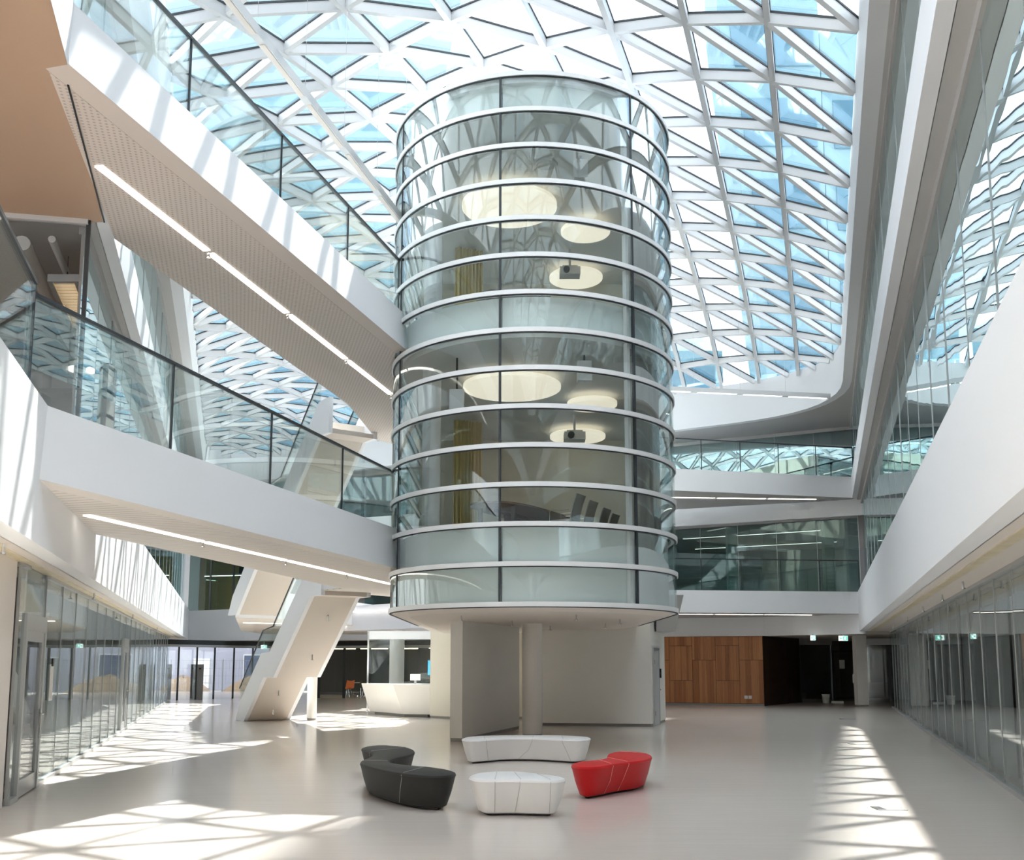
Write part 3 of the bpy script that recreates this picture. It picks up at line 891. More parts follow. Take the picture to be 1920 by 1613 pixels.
def projector(x, y, zc, z, label):
    o = root('projector', (x, y, z), label, 'projector', 'ceiling projectors')
    bd = put('body', join(box(x - .27, x + .27, y - .2, y + .2, z, z + .2), box(x - .2, x + .2, y - .15, y + .15, z + .2, z + .25)), M_ALU, o)
    put('lens', tube([(x - .1, y - .2, z + .1), (x - .1, y - .29, z + .1)], .085, 16), M_BLACK, bd)
    put('mount', cyl(x, y, .03, z + .25, zc, 10), M_STEEL, o)
projector(1.55, 26.0, 12.8, 12.05, 'grey projector hung in the upper tower room')
projector(1.6, 25.4, 8.12, 7.42, 'grey projector hung in the lower tower room')
def speaker(x, y, zc, z, label):
    o = root('loudspeaker', (x, y, z), label, 'loudspeaker', 'ceiling loudspeakers')
    put('cabinet', box(x - .15, x + .15, y - .12, y + .12, z, z + .42), M_STEEL, o)
    put('bracket', box(x - .02, x + .02, y - .02, y + .02, z + .42, zc), M_BLACK, o)
speaker(1.5, 20.95, 12.8, 12.25, 'white box loudspeaker under the upper tower ceiling')
speaker(1.5, 20.4, 8.12, 7.55, 'white box loudspeaker under the lower tower ceiling')
speaker(-1.15, 20.6, 8.12, 7.0, 'white box loudspeaker at the left of the lower tower room')
for x, y, zc, l in ((0.76, 21.3, 12.8, 'upper'), (0.3, 24.5, 8.12, 'lower')):
    single('ceiling_speaker', lathe([(.24, zc - .03), (.26, zc - .01), (.26, zc)], x, y, 24), M_ALU, 'round grilled outlet in the %s tower ceiling' % l, 'ceiling outlet', 'round ceiling outlets', smooth=True)
# conference tables
def conf_table(cx, cy, rz, L, W, z, label):
    o = root('conference_table', (cx, cy, z), label, 'table', rz=rz)
    pts = [(L / 2 * math.copysign(abs(math.cos(t)) ** .7, math.cos(t)), W / 2 * math.copysign(abs(math.sin(t)) ** .7, math.sin(t))) for t in [2 * math.pi * k / 40 for k in range(40)]]
    put('tabletop', prism(pts, .72, .76), M_TABLE, o, local=True)
    for sx in (-1, 1):
        for sy in (-1, 1):
            put('leg', box(sx * L * .34 - .04, sx * L * .34 + .04, sy * W * .3 - .04, sy * W * .3 + .04, 0, .72), M_DARKF, o, local=True)
    put('crossbar', box(-L * .36, L * .36, -.03, .03, .60, .68), M_DARKF, o, local=True)
    put('modesty_panel', box(-L * .1, L * .36, W * .2, W * .22, .2, .68), M_DARKF, o, local=True)
conf_table(0.25, 22.4, R(62), 3.6, 1.35, 4.35, 'dark oval conference table in the lower tower room')
conf_table(0.05, 21.2, R(0), 1.6, 1.1, 8.9, 'round-ended table seen from below in the upper tower room')
def office_chair(x, y, z, rz, label):
    o = root('office_chair', (x, y, z), label, 'chair', 'chairs at the conference table', rz=rz)
    put('seat', prism([(-.23, -.22), (.23, -.22), (.25, .22), (-.25, .22)], .44, .48), M_MESH, o, local=True)
    V = []
    for k in range(6):
        t = k / 5
        zz = .47 + .55 * t; yy = -.22 - .10 * t * t - .05 * t
        V += [(-.23, yy, zz), (.23, yy, zz), (.23, yy - .025, zz), (-.23, yy - .025, zz)]
    F = [(0, 1, 2, 3), (23, 22, 21, 20)]
    for k in range(5):
        a_ = 4 * k
        F += [(a_ + q, a_ + 4 + q, a_ + 4 + (q + 1) % 4, a_ + (q + 1) % 4) for q in range(4)]
    put('backrest', (V, F), M_MESH, o, local=True)
    for sx in (-1, 1):
        put('arm_frame', tube([(sx * .27, .24, 0), (sx * .27, .24, .44), (sx * .27, .24, .66), (sx * .27, .18, .68), (sx * .27, -.2, .68)], .012, 6), M_CHROME, o, local=True)
        put('leg', tube([(sx * .25, -.25, 0), (sx * .25, -.22, .46)], .012, 6), M_CHROME, o, local=True)
        put('runner', tube([(sx * .26, -.25, .44), (sx * .26, .24, .44)], .012, 6), M_CHROME, o, local=True)
for x, y, n_ in ((1.15, 21.7, 'nearest of the row'), (1.5, 22.6, 'second of the row'), (1.9, 23.7, 'third of the row'), (2.2, 24.6, 'farthest of the row')):
    office_chair(x, y, 4.35, R(62), 'grey mesh office chair right of the conference table, %s' % n_)

# ================================================================== BRIDGES
MARGIN = {'perforated_soffit': paint('plain_soffit_edge', (0.585, 0.515, 0.46), 0.6, vary=0.02), 'grooved_soffit': paint('pale_soffit_edge', (0.74, 0.69, 0.64), 0.6, vary=0.02)}
def footbridge(name, poly, zb, zt, zf, soff, label, near, lamps, rail_pts, inset=0.11):
    """poly: plan polygon, first edge = near face; top set back on the near edge."""
    r = root(name, (poly[0][0], poly[0][1], zb), label, 'footbridge')
    A, B = Vector(poly[0]), Vector(poly[1])
    d = (B - A).normalized(); n = Vector((-d.y, d.x))
    c = Vector((sum(p[0] for p in poly) / len(poly), sum(p[1] for p in poly) / len(poly)))
    if n.dot(c - A) < 0: n = -n
    top = [tuple(Vector(p) + n * inset) if i < 2 else p for i, p in enumerate(poly)]
    # parapet along the near edge
    V = []
    for P in (A, B):
        V += [(P.x, P.y, zb - .004), (P.x + n.x * .3, P.y + n.y * .3, zb - .004), (P.x + n.x * .3, P.y + n.y * .3, zt), (P.x + n.x * inset, P.y + n.y * inset, zt)]
    F = [(0, 1, 2, 3), (7, 6, 5, 4)] + [(k, 4 + k, 4 + (k + 1) % 4, (k + 1) % 4) for k in range(4)]
    put('parapet', (V, F), M_WHITE, r)
    inner = [tuple(Vector(p) + n * .302) if i < 2 else p for i, p in enumerate(poly)]
    put('deck', prism(inner, zb + .02, zf), M_WHITE, r)
    put('soffit', prism([lerp(p, (c.x, c.y), .004) for p in inner], zb - .008, zb + .018), soff, r)
    mg = MARGIN.get(soff.name)
    put('soffit_margin', prism([poly[0], poly[1], inner[1], inner[0]], zb - .009, zb - .0045), mg or soff, r)
    for p, q in lamps:
        put('lamp_strip', bar((*p, zb - .012), (*q, zb - .012), .12, .03), M_LAMP, r)
        e = Vector(q) + (Vector(q) - Vector(p)).normalized() * .06
        put('sprinkler', join(cyl(e.x, e.y, .018, zb - .10, zb, 8), cyl(e.x, e.y, .035, zb - .11, zb - .095, 10)), M_CHROME, r)
    return r, n, d

def glass_rail(parent, a, b, z0, z1, n, first=True):
    a, b = Vector(a), Vector(b)
    d = (b - a).normalized()
    L = (b - a).length
    for k in range(n):
        p, q = a + d * (L * k / n + .012), a + d * (L * (k + 1) / n - .012)
        put('glass_panel', bar((*p, (z0 + z1) / 2), (*q, (z0 + z1) / 2), .022, z1 - z0), M_RAILG, parent)
    for k in range(0 if first else 1, n + 1):
        p = a + d * (L * k / n)
        put('glass_joint', bar((p.x, p.y, z0), (p.x, p.y, z1), .026, .026, up=(d.x, d.y, 0)), M_GASKET, parent)
    put('handrail', bar((*a, z1 + .015), (*b, z1 + .015), .05, .04), M_DARKF if True else M_ALU, parent)

def lamps_along(a, b, n, gap=.12):
    a, b = Vector(a), Vector(b)
    out = []
    d = (b - a).normalized()
    L = (b - a).length
    for k in range(n):
        out.append((tuple(a + d * (L * k / n + gap / 2)), tuple(a + d * (L * (k + 1) / n - gap / 2))))
    return out
UB = [(-4.91, 10.46), (-2.2, 20.9), (-2.68, 22.2), (-2.68, 28.4), (-0.6, 28.8), (-0.6, 31), (-3.0, 31), (-4.0, 29.4), (-4.2, 25.2), (-6.22, 15.06)]
ub, un, ud = footbridge('footbridge', UB, L3B, L3T, L3F, M_PERF, 'upper white footbridge with perforated soffit crossing to the tower', None, lamps_along((-5.52, 12.69), (-2.97, 24.3), 4), None)
glass_rail(ub, tuple(Vector(UB[0]) + un * .25), tuple(Vector(UB[1]) + un * .25), L3T - .03, 10.4, 4)
glass_rail(ub, tuple(Vector(UB[9]) - un * .1), tuple(Vector(UB[8]) - un * .1), L3F, 9.95, 4)
LB = [(-5.15, 10.8), (-2.28, 21.7), (-2.68, 22.4), (-2.68, 28.4), (-0.6, 28.8), (-0.6, 31), (-3.0, 31), (-4.15, 29.3), (-5.55, 28.05), (-4.5, 26.9), (-6.45, 15.5)]
lb, ln_, ld = footbridge('footbridge', LB, L2B, L2T, L2F, M_GROOVE, 'lower white footbridge with grooved soffit crossing to the tower', None, lamps_along((-5.72, 13.4), (-2.98, 25.4), 4), None)
glass_rail(lb, tuple(Vector(LB[0]) + ln_ * .25), tuple(Vector(LB[1]) + ln_ * .25), L2T - .03, 5.86, 4)
glass_rail(lb, tuple(Vector(LB[10]) - ln_ * .1), tuple(Vector(LB[9]) - ln_ * .1), L2F, 5.25, 4)
# rear bridges to the right corner
RU = [(13.75, 40.0), (1.0, 37.0), (1.0, 42.4), (7.0, 43.0), (13.2, 40.6)]
ru, rn, rd = footbridge('footbridge', RU, L3B, L3T, L3F, M_SOFFIT_GREY, 'upper rear footbridge right of the tower under the roof ring', None, lamps_along((12.3, 40.3), (4.0, 39.6), 4), None, inset=.02)
glass_rail(ru, tuple(Vector(RU[0]) + rn * .12), tuple(Vector(RU[1]) + rn * .12), L3T - .03, 10.4, 8)
RL = [(13.9, 40.35), (1.0, 38.8), (1.0, 43.4), (6.6, 44.3), (10.7, 43.2)]
rlb, rn2, rd2 = footbridge('footbridge', RL, L2B, L2T, L2F, M_SOFFIT_GREY, 'lower rear footbridge right of the tower above the walnut wall', None, lamps_along((12.2, 41.2), (4.0, 40.2), 4), None, inset=.02)
glass_rail(rlb, tuple(Vector(RL[0]) + rn2 * .12), tuple(Vector(RL[1]) + rn2 * .12), L2T - .03, 5.85, 8)
# railings on the side galleries
def gallery_rail(label, a, b, z0, z1, n):
    r = root('glass_railing', (a[0], a[1], z0), label, 'railing')
    glass_rail(r, a, b, z0, z1, n)
gallery_rail('glass railing on the left first-floor edge near the lower footbridge', (xlf(3) - .13, 3), (xlf(10.6) - .13, 10.6), L2T, 5.86, 3)

# suspended linear lights above the bridges
def light_beam(p, q, label, n=6, on=True):
    r = root('linear_light', (p[0], p[1], p[2]), label, 'linear light', 'suspended linear lights')
    hs = put('housing', bar(p, q, .13, .16), M_STEEL, r)
    P, Q = Vector(p), Vector(q)
    for k in range(n):
        a_, b_ = P.lerp(Q, (k + .08) / n), P.lerp(Q, (k + .92) / n)
        put('diffuser', bar(a_ - Vector((0, 0, .085)), b_ - Vector((0, 0, .085)), .09, .012), M_LAMP if on else M_SOFFIT, hs)
        c_ = P.lerp(Q, (k + .99) / n)
        put('suspension', tube([c_, (c_.x, c_.y, min(roof_z(c_.x, c_.y) - .05, 15.6))], .004, 5), M_ALU, r)
light_beam((-4.75, 11.2, 11.5), (-2.4, 21.6, 11.5), 'long white linear light hung over the upper footbridge', 6, on=False)
light_beam((11.3, 35.1, 11.2), (3.0, 33.7, 11.2), 'long white linear light hung before the rear roof ring', 5)

# ================================================================== STAIRS
SD, SW = Vector((0.586, -0.810)), Vector((0.810, 0.586))
def staircase(ox, oy, oz, label, ext=0.0):
    r = root('staircase', (ox, oy, oz), label, 'staircase')
    o = Vector((ox, oy))
    def P(u, w, z):
        p = o + SD * u + SW * w
        return (p.x, p.y, oz + z)
    W = 1.52
    prof = [(-.72 - ext, -ext * .94), (-ext, -ext * .94), (1.45, 1.36), (2.18, 1.36), (4.63, 3.62), (5.3, 3.62), (5.3, 4.64), (4.6, 4.62), (4.05, 4.12), (3.51, 3.64), (1.86, 2.12), (1.23, 2.08), (-.36 - ext, 0.61 - ext * .94)]
    n = len(prof)
    def panel(w0, w1):
        V = [P(u, w0, z) for u, z in prof] + [P(u, w1, z) for u, z in prof]
        F = [tuple(range(n)), tuple(range(n, 2 * n))[::-1]] + [(i, n + i, n + (i + 1) % n, (i + 1) % n) for i in range(n)]
        return V, F
    put('side_panel', panel(0, .12), M_WHITE, r)
    put('side_panel', panel(W - .12, W), M_WHITE, r)
    def slab(pts):
        m = len(pts)
        V = [P(u, .121, z) for u, z in pts] + [P(u, W - .121, z) for u, z in pts]
        F = [tuple(range(m)), tuple(range(m, 2 * m))[::-1]] + [(i, m + i, m + (i + 1) % m, (i + 1) % m) for i in range(m)]
        return V, F
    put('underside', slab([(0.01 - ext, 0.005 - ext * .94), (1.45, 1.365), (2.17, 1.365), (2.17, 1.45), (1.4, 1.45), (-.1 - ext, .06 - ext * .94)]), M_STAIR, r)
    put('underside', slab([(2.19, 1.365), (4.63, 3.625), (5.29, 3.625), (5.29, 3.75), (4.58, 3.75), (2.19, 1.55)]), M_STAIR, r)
    for k in range(9):
        u = -.6 + k * .2; z = .17 + k * .17
        put('tread', slab([(u, z - .16), (u + .24, z - .16), (u + .24, z), (u, z)]), M_SOFFIT, r)
    for k in range(13):
        u = 2.1 + k * .2; z = 1.80 + k * .19
        put('tread', slab([(u, z - .18), (u + .24, z - .18), (u + .24, z), (u, z)]), M_SOFFIT, r)
    # glass balustrade on the outer side
    top = [(-.55, .98), (1.2, 2.75), (1.95, 2.85), (3.6, 4.45), (4.7, 5.5)]
    bot = [(-.36, .61), (1.23, 2.08), (1.86, 2.12), (3.51, 3.64), (4.6, 4.62)]
    for w in (.05, W - .05):
        for k in range(4):
            q = [bot[k], bot[k + 1], top[k + 1], top[k]]
            V = [P(u, w - .01, z) for u, z in q] + [P(u, w + .01, z) for u, z in q]
            F = [(0, 1, 2, 3), (7, 6, 5, 4)] + [(i, 4 + i, 4 + (i + 1) % 4, (i + 1) % 4) for i in range(4)]
            put('glass_panel', (V, F), M_RAILG, r)
        put('handrail', tube([P(u, w, z + .02) for u, z in top], .022, 8), M_DARKF, r)
    for u, w, z in ((0.35, .8, .33), (1.0, .7, .93), (2.9, .9, 2.0), (4.1, .8, 3.1)):
        p = P(u, w, z)
        put('sprinkler', join(cyl(p[0], p[1], .018, p[2] - .12, p[2] + .05, 8), cyl(p[0], p[1], .04, p[2] - .13, p[2] - .115, 10)), M_CHROME, r)
staircase(-8.30, 31.84, 0.0, 'white ground-floor staircase rising from the left towards the tower')
staircase(-8.20, 31.84, 4.52, 'white upper staircase rising from the first floor to the upper footbridge', ext=1.25)
# first-floor platform behind the stairs
PF = [(-9.0, 33.05), (-7.75, 33.95), (-5.4, 42), (-6.5, 50.6), (-12.2, 50), (-12.0, 45)]
pf = root('ceiling', (-9.0, 33.05, 3.2), 'first-floor platform behind the ground stair with a light strip below', 'platform', kind='structure')
put('deck', prism(PF, 3.26, 4.15), M_WHITE, pf)
put('soffit', prism([lerp(p, (-8.5, 42), .01) for p in PF], 3.22, 3.26), M_SOFFIT, pf)
put('lamp_strip', bar((-9.5, 36.0, 3.21), (-8.2, 37.0, 3.21), .1, .03), M_LAMP, pf)
put('lamp_strip', bar((-7.3, 37.5, 3.21), (-5.9, 41.0, 3.21), .1, .03), M_LAMP, pf)
# gallery right of the stair, over the reception
gl_ = root('ceiling', (-6.4, 38, 3.0), 'first-floor gallery front above the reception desk', 'gallery', kind='structure')
put('fascia', prism([(-7.2, 40.2), (-3.7, 37.2), (-0.5, 37.2), (-0.5, 40.2)], 3.05, 4.0), paint('pale_lilac_front', (0.60, 0.60, 0.64), .5), gl_)
put('lamp_strip', bar((-6.8, 39.7, 3.76), (-4.3, 37.55, 3.76), .03, .05), M_LAMP, gl_)

# ================================================================== BENCHES
def smooth_loop(pts, n=6):
    out = []
    m = len(pts)
    for i in range(m):
        p0, p1, p2, p3 = (Vector(pts[(i + k - 1) % m]) for k in range(4))
        for s in range(n):
            t = s / n
            out.append(0.5 * ((2 * p1) + (-p0 + p2) * t + (2 * p0 - 5 * p1 + 4 * p2 - p3) * t * t + (-p0 + 3 * p1 - 3 * p2 + p3) * t ** 3))
    for _ in range(3):
        out = [(out[i - 1] + out[i] * 2 + out[(i + 1) % len(out)]) / 4 for i in range(len(out))]
    return out
def bench(outline, label, mat, seam, seams, h=0.43, taper=0.11):
    L = smooth_loop(outline)
    c = sum(L, Vector((0, 0))) / len(L)
    n = len(L)
    area = sum(L[i - 1].x * L[i].y - L[i].x * L[i - 1].y for i in range(n))
    if area < 0: L = L[::-1]
    nr = []
    for i in range(n):
        d = (L[(i + 1) % n] - L[i - 1]).normalized()
        nr.append(Vector((d.y, -d.x)))
    r = root('lounge_bench', (c.x, c.y, 0), label, 'bench', 'sculpted lounge benches')
    rows = [(-taper - .03, 0.025), (-taper, 0.04), (-taper * .5, .2), (-.012, h - .06), (0, h - .035), (-.012, h - .012), (-.045, h)]
    V, F = [], []
    for off, z in rows:
        V += [(*(L[i] + nr[i] * off), z) for i in range(n)]
    for k in range(len(rows) - 1):
        F += [(k * n + i, k * n + (i + 1) % n, (k + 1) * n + (i + 1) % n, (k + 1) * n + i) for i in range(n)]
    F.append(tuple(range(n))[::-1]); F.append(tuple(range((len(rows) - 1) * n, len(rows) * n)))
    put('upholstery', (V, F), mat, r, smooth=True)
    put('plinth', prism([tuple(L[i] + nr[i] * (-taper - .07)) for i in range(0, n, 3)], 0, .03), M_BLACK, r)
    for i0, i1, sh in seams:
        i0 = int(i0 * n) % n; i1 = int(i1 * n) % n
        path = []
        for q, e in ((i0, 1), (i1, -1)):
            side = []
            for off, z in ((-taper + .004, .04), (-taper * .5 + .004, .2), (-.008, h - .06), (.003, h - .035), (-.04, h + .001)):
                s = int(round(sh * (1 - z / h) * n * e)) if False else 0
                jj = (q + int(round(e * sh * 40 * (1 - z / h)))) % n
                side.append((*(L[jj] + nr[jj] * off), z))
            path += side if e == 1 else side[::-1]
        put('seam', tube(path, .0042, 6), seam, r)
    return r
bench([(-2.42, 16.5), (-2.3, 16.95), (-2.02, 17.0), (-1.68, 16.6), (-1.5, 16.0), (-1.5, 15.3), (-1.66, 14.75), (-1.68, 14.2), (-1.42, 13.75), (-1.1, 13.5), (-0.84, 13.2), (-0.69, 12.85), (-0.74, 12.55), (-0.98, 12.45), (-1.36, 12.72), (-1.74, 13.3), (-2.02, 13.9), (-2.1, 14.35), (-2.06, 14.9), (-2.08, 15.5), (-2.22, 15.95)],
      'charcoal leather double-lobed bench at the left of the group', M_LDARK, M_SEAMD, [(.571, .333, .05), (.667, .19, 0), (.857, .048, .03)])
bench([(-0.9, 18.72), (-0.66, 19.2), (0.13, 19.45), (0.95, 19.36), (1.38, 19.0), (1.42, 18.66), (1.2, 18.36), (0.9, 18.42), (0.45, 18.72), (-0.03, 18.76), (-0.35, 18.5), (-0.66, 18.24), (-0.86, 18.36)],
      'long white leather bench at the back nearest the column', M_LWHITE, M_SEAMW, [(.9, .2, -.06), (.81, .36, .07), (.76, .46, -.05)])
bench([(0.78, 13.8), (0.91, 14.2), (1.18, 14.45), (1.36, 14.85), (1.43, 15.45), (1.64, 15.83), (1.94, 15.78), (2.06, 15.36), (2.0, 14.84), (1.82, 14.43), (1.56, 14.14), (1.36, 13.88), (1.12, 13.55), (0.9, 13.51)],
      'red leather bench at the right of the group', M_RED, M_SEAMR, [(.857, .214, .02), (.786, .286, .06), (.64, .5, 0)])
bench([(-0.52, 12.38), (-0.44, 12.72), (-0.2, 12.93), (0.09, 12.89), (0.37, 12.62), (0.58, 12.36), (0.63, 12.13), (0.49, 11.95), (0.21, 11.97), (-0.02, 12.02), (-0.23, 12.0), (-0.41, 12.06)],
      'short white leather bench at the front of the group', M_LWHITE, M_SEAMW, [(.833, .167, 0), (.75, .29, .06), (.667, .4, 0)])

# ================================================================== RECEPTION
rd_ = root('reception_desk', (-4.0, 35, 0), 'white faceted reception desk left of the cream wall', 'desk')
def desk_off(o1, o2):
    n1, n2 = (.841, .541), (.298, .954)
    k1 = n1[0] * -4.0 + n1[1] * 34.3 + o1; k2 = n2[0] * -4.0 + n2[1] * 34.3 + o2
    det = n1[0] * n2[1] - n1[1] * n2[0]
    bx_, by_ = (k1 * n2[1] - k2 * n1[1]) / det, (n1[0] * k2 - n2[0] * k1) / det
    return [(-5.35 + n1[0] * o1, 36.4 + n1[1] * o1), (bx_, by_), (-2.72, (k2 - n2[0] * -2.72) / n2[1]), (-2.72, 36.6)]
bot, topp = desk_off(.34, .16), desk_off(0, 0)
put('front', prism(bot, .1, 1.08, top=topp), M_DESK, rd_)
put('plinth', prism([lerp(p, (-3.4, 35.3), .12) for p in bot], 0, .1), M_BASE, rd_)
gs = root('glass_screen', (-5.0, 36.6, 1.08), 'tall glass screen standing behind the reception desk', 'glass screen')
put('pane', bar((-5.2, 37.0, 1.85), (-3.9, 37.0, 1.85), .02, 1.6), M_WALLG, gs)
put('pane', bar((-3.88, 37.0, 1.85), (-2.72, 37.0, 1.85), .02, 1.6), M_WALLG, gs)
put('frame_post', box(-5.24, -5.18, 36.96, 37.04, 0, 2.95), M_CHROME, gs)
put('frame_head', box(-5.2, -2.72, 36.97, 37.03, 2.65, 2.95), M_WHITE, gs)
column(-4.35, 38.6, 0.28, 0, 3.05, 'grey round column behind the reception glass screen')
mo = root('monitor', (-3.25, 44.0, 1.2), 'blue glowing wall screen seen behind the reception desk', 'screen')
mpn = put('panel', box(-3.65, -2.95, 44.0, 44.05, 1.25, 1.95), M_DARKF, mo)
put('display', box(-3.62, -2.98, 43.985, 44.0, 1.29, 1.91), M_SCREEN, mpn)
put('stand', box(-3.4, -3.2, 44.0, 44.1, 0, 1.25), M_DARKF, mo)
dm = root('desk_monitor', (-3.3, 35.2, 1.08), 'small white desk monitor on the reception desk', 'monitor')
put('panel', box(-3.5, -3.15, 35.2, 35.24, 1.2, 1.42), M_PAPER, dm)
put('foot', box(-3.36, -3.29, 35.17, 35.27, 1.08, 1.2), M_ALU, dm)
# warm ceiling lights in the room behind
for k, (x, y) in enumerate(((-9.2, 55.2), (-7.4, 54.8), (-5.6, 54.3), (-3.6, 53.2), (-1.8, 52.2))):
    o = root('ceiling_light', (x, y, 2.5), 'warm ceiling light behind the rear glazing, %s' % ('nearest the stair', 'second from the stair', 'third from the stair', 'fourth from the stair', 'farthest from the stair')[k], 'ceiling light', 'warm lights behind the rear glazing')
    put('housing', box(x - .75, x + .75, y - .16, y + .16, 2.62, 2.96), M_WHITE, o)
    put('diffuser', box(x - .72, x + .72, y - .165, y + .13, 2.56, 2.62), paint('warm_diffuser', (.9, .8, .5), .5, emit=(1, .82, .45), estr=1.6), o)
def shell_chair(x, y, rz, mat, label):
    o = root('shell_chair', (x, y, 0), label, 'chair', rz=rz)
    V, F = [], []
    for k in range(7):
        t = k / 6
        if t < .5: yy, zz = .24 - t * .9, .45 - .04 * math.sin(t * 6)
        else: yy, zz = -.21 - (t - .5) * .2, .45 + (t - .5) * .8
        wdt = .26 - .05 * abs(t - .4)
        for s in range(7):
            u = -1 + s / 3
            V.append((u * wdt, yy, zz + .06 * u * u))
    V += [(v[0], v[1] - .015, v[2] - .015) for v in V]
    for k in range(6):
        for s in range(6):
            a_ = k * 7 + s
            F += [(a_, a_ + 1, a_ + 8, a_ + 7), (49 + a_, 49 + a_ + 7, 49 + a_ + 8, 49 + a_ + 1)]
    put('shell', (V, F), mat, o, local=True, smooth=True)
    for sx in (-1, 1):
        for sy in (-1, 1):
            put('leg', tube([(sx * .22, sy * .2, 0), (sx * .1, sy * .1, .44)], .012, 6), M_CHROME, o, local=True)
shell_chair(-8.9, 55.6, R(160), M_ORANGE, 'orange shell chair behind the dark rear glazing')
shell_chair(-8.0, 55.9, R(200), M_DARKF, 'black shell chair beside the orange one')
rt = root('round_table', (-8.4, 57.1, 0), 'small round table behind the orange shell chair', 'table')
put('tabletop', cyl(-8.4, 57.1, .5, .72, .75), M_DESK, rt); put('stem', cyl(-8.4, 57.1, .03, .03, .72, 10), M_CHROME, rt); put('foot', cyl(-8.4, 57.1, .25, 0, .03), M_CHROME, rt)

# ================================================================== WALNUT WALL AND RIGHT CORNER
WA, WB = Vector((4.0, 45.45)), Vector((10.7, 43.55))
ww = root('wall_wood', (WB.x, WB.y, 0), 'warm walnut panelled wall at the back right of the tower', 'wall', kind='structure')
wd = (WB - WA).normalized(); wn = Vector((-wd.y, wd.x))
put('backing', prism([tuple(WA + wn * .05), tuple(WB + wn * .05), tuple(WB + wn * .3), tuple(WA + wn * .3)], 0, 2.95), M_WOODD, ww)
put('skirting', prism([tuple(WA), tuple(WB), tuple(WB + wn * .05), tuple(WA + wn * .05)], 0, .08), M_BASE, ww)
LW = (WB - WA).length
ncol = 7
for c_ in range(ncol):
    u0, u1 = LW * c_ / ncol, LW * (c_ + 1) / ncol
    cuts = [0.09, 1.93, 2.95] if c_ % 2 == 0 else [0.09, 1.05, 2.55, 2.95]
    for k in range(len(cuts) - 1):
        nsub = 4
        for s in range(nsub):
            a_ = WA + wd * (u0 + .008 + (u1 - u0 - .012) * s / nsub)
            b_ = WA + wd * (u0 + .004 + (u1 - u0 - .012) * (s + 1) / nsub)
            dz = random.uniform(0, .008)
            put('plank', prism([tuple(a_ - wn * dz), tuple(b_ - wn * dz), tuple(b_ + wn * .05), tuple(a_ + wn * .05)], cuts[k] + .008, cuts[k + 1] - .008), M_WOOD, ww)
so = WB - wd * .75 - wn * .012
for k in range(2):
    p = so + wd * (k * .17)
    put('socket', prism([tuple(p - wd * .07 - wn * .01), tuple(p + wd * .07 - wn * .01), tuple(p + wd * .07 + wn * .02), tuple(p - wd * .07 + wn * .02)], .29, .43), M_PAPER, ww)
# dark return wall and glazed lobby
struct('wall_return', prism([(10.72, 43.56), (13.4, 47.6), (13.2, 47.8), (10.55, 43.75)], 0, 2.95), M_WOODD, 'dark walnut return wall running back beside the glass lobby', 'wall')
facade('window_13', [(13.4, 47.6), (15.0, 47.9)], 0, 2.95, 1.6, M_WALLG, 'dark fixed pane left of the rear lobby door', jw=.12, head=.3)
facade('window_14', [(16.1, 48.1), (20.5, 46.6)], 0, 2.95, 1.5, M_WALLG, 'dark glazing right of the rear lobby door behind the square column', jw=.12, head=.3)
d3 = root('door_3', (15.0, 47.9, 0), 'black framed glass lobby door with a paper notice', 'door', kind='structure')
put('frame', join(box(15.0, 15.1, 47.9, 48.0, 0, 2.3), box(16.0, 16.1, 47.9, 48.0, 0, 2.3), box(15.0, 16.1, 47.9, 48.0, 2.3, 2.4)), M_BLACK, d3)
put('glass_panel', box(15.1, 16.0, 47.94, 47.96, .05, 2.3), M_WALLG, d3)
put('transom', box(15.0, 16.1, 47.94, 47.96, 2.4, 2.95), M_WALLG, d3)
put('notice', box(15.35, 15.6, 47.92, 47.935, 1.55, 1.95), M_PAPER, d3)
put('handle', tube([(15.95, 47.88, .9), (15.95, 47.88, 1.3)], .015), M_CHROME, d3)
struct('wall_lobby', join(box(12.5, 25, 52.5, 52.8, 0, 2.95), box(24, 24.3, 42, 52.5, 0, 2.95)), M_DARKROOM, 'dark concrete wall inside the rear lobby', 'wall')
cr = root('column', (14.7, 43.2, 0), 'square white column in front of the dark lobby', 'column', kind='structure')
put('shaft', prism([(14.5, 43.0), (14.95, 43.0), (14.95, 43.45), (14.5, 43.45)], .06, 3.05), M_COLUMN, cr)
put('plinth', box(14.515, 14.935, 43.015, 43.435, 0, .06), M_BASE, cr)
cr = root('column', (16.8, 42.9, 0), 'square column behind the end of the right glass wall', 'column', kind='structure')
put('shaft', box(16.5, 16.95, 42.6, 43.05, .06, 3.05), M_COLUMN, cr); put('plinth', box(16.515, 16.935, 42.615, 43.035, 0, .06), M_BASE, cr)
bu = root('bucket', (14.25, 46.6, 0), 'white plastic bucket on the floor by the lobby door', 'bucket')
put('body', lathe([(.14, 0), (.17, .36), (.18, .37), (.18, .4)], 14.25, 46.6, 20), M_PAPER, bu, smooth=True)
put('bail', tube([(14.07, 46.6, .36), (14.1, 46.52, .25), (14.25, 46.42, .2), (14.4, 46.52, .25), (14.43, 46.6, .36)], .008, 6), M_CHROME, bu)
pt = root('paint_tray', (14.75, 46.5, 0), 'low white tray beside the bucket', 'tray')
put('tray', prism([(14.55, 46.3), (14.95, 46.3), (14.98, 46.7), (14.52, 46.7)], 0, .1), M_PAPER, pt)

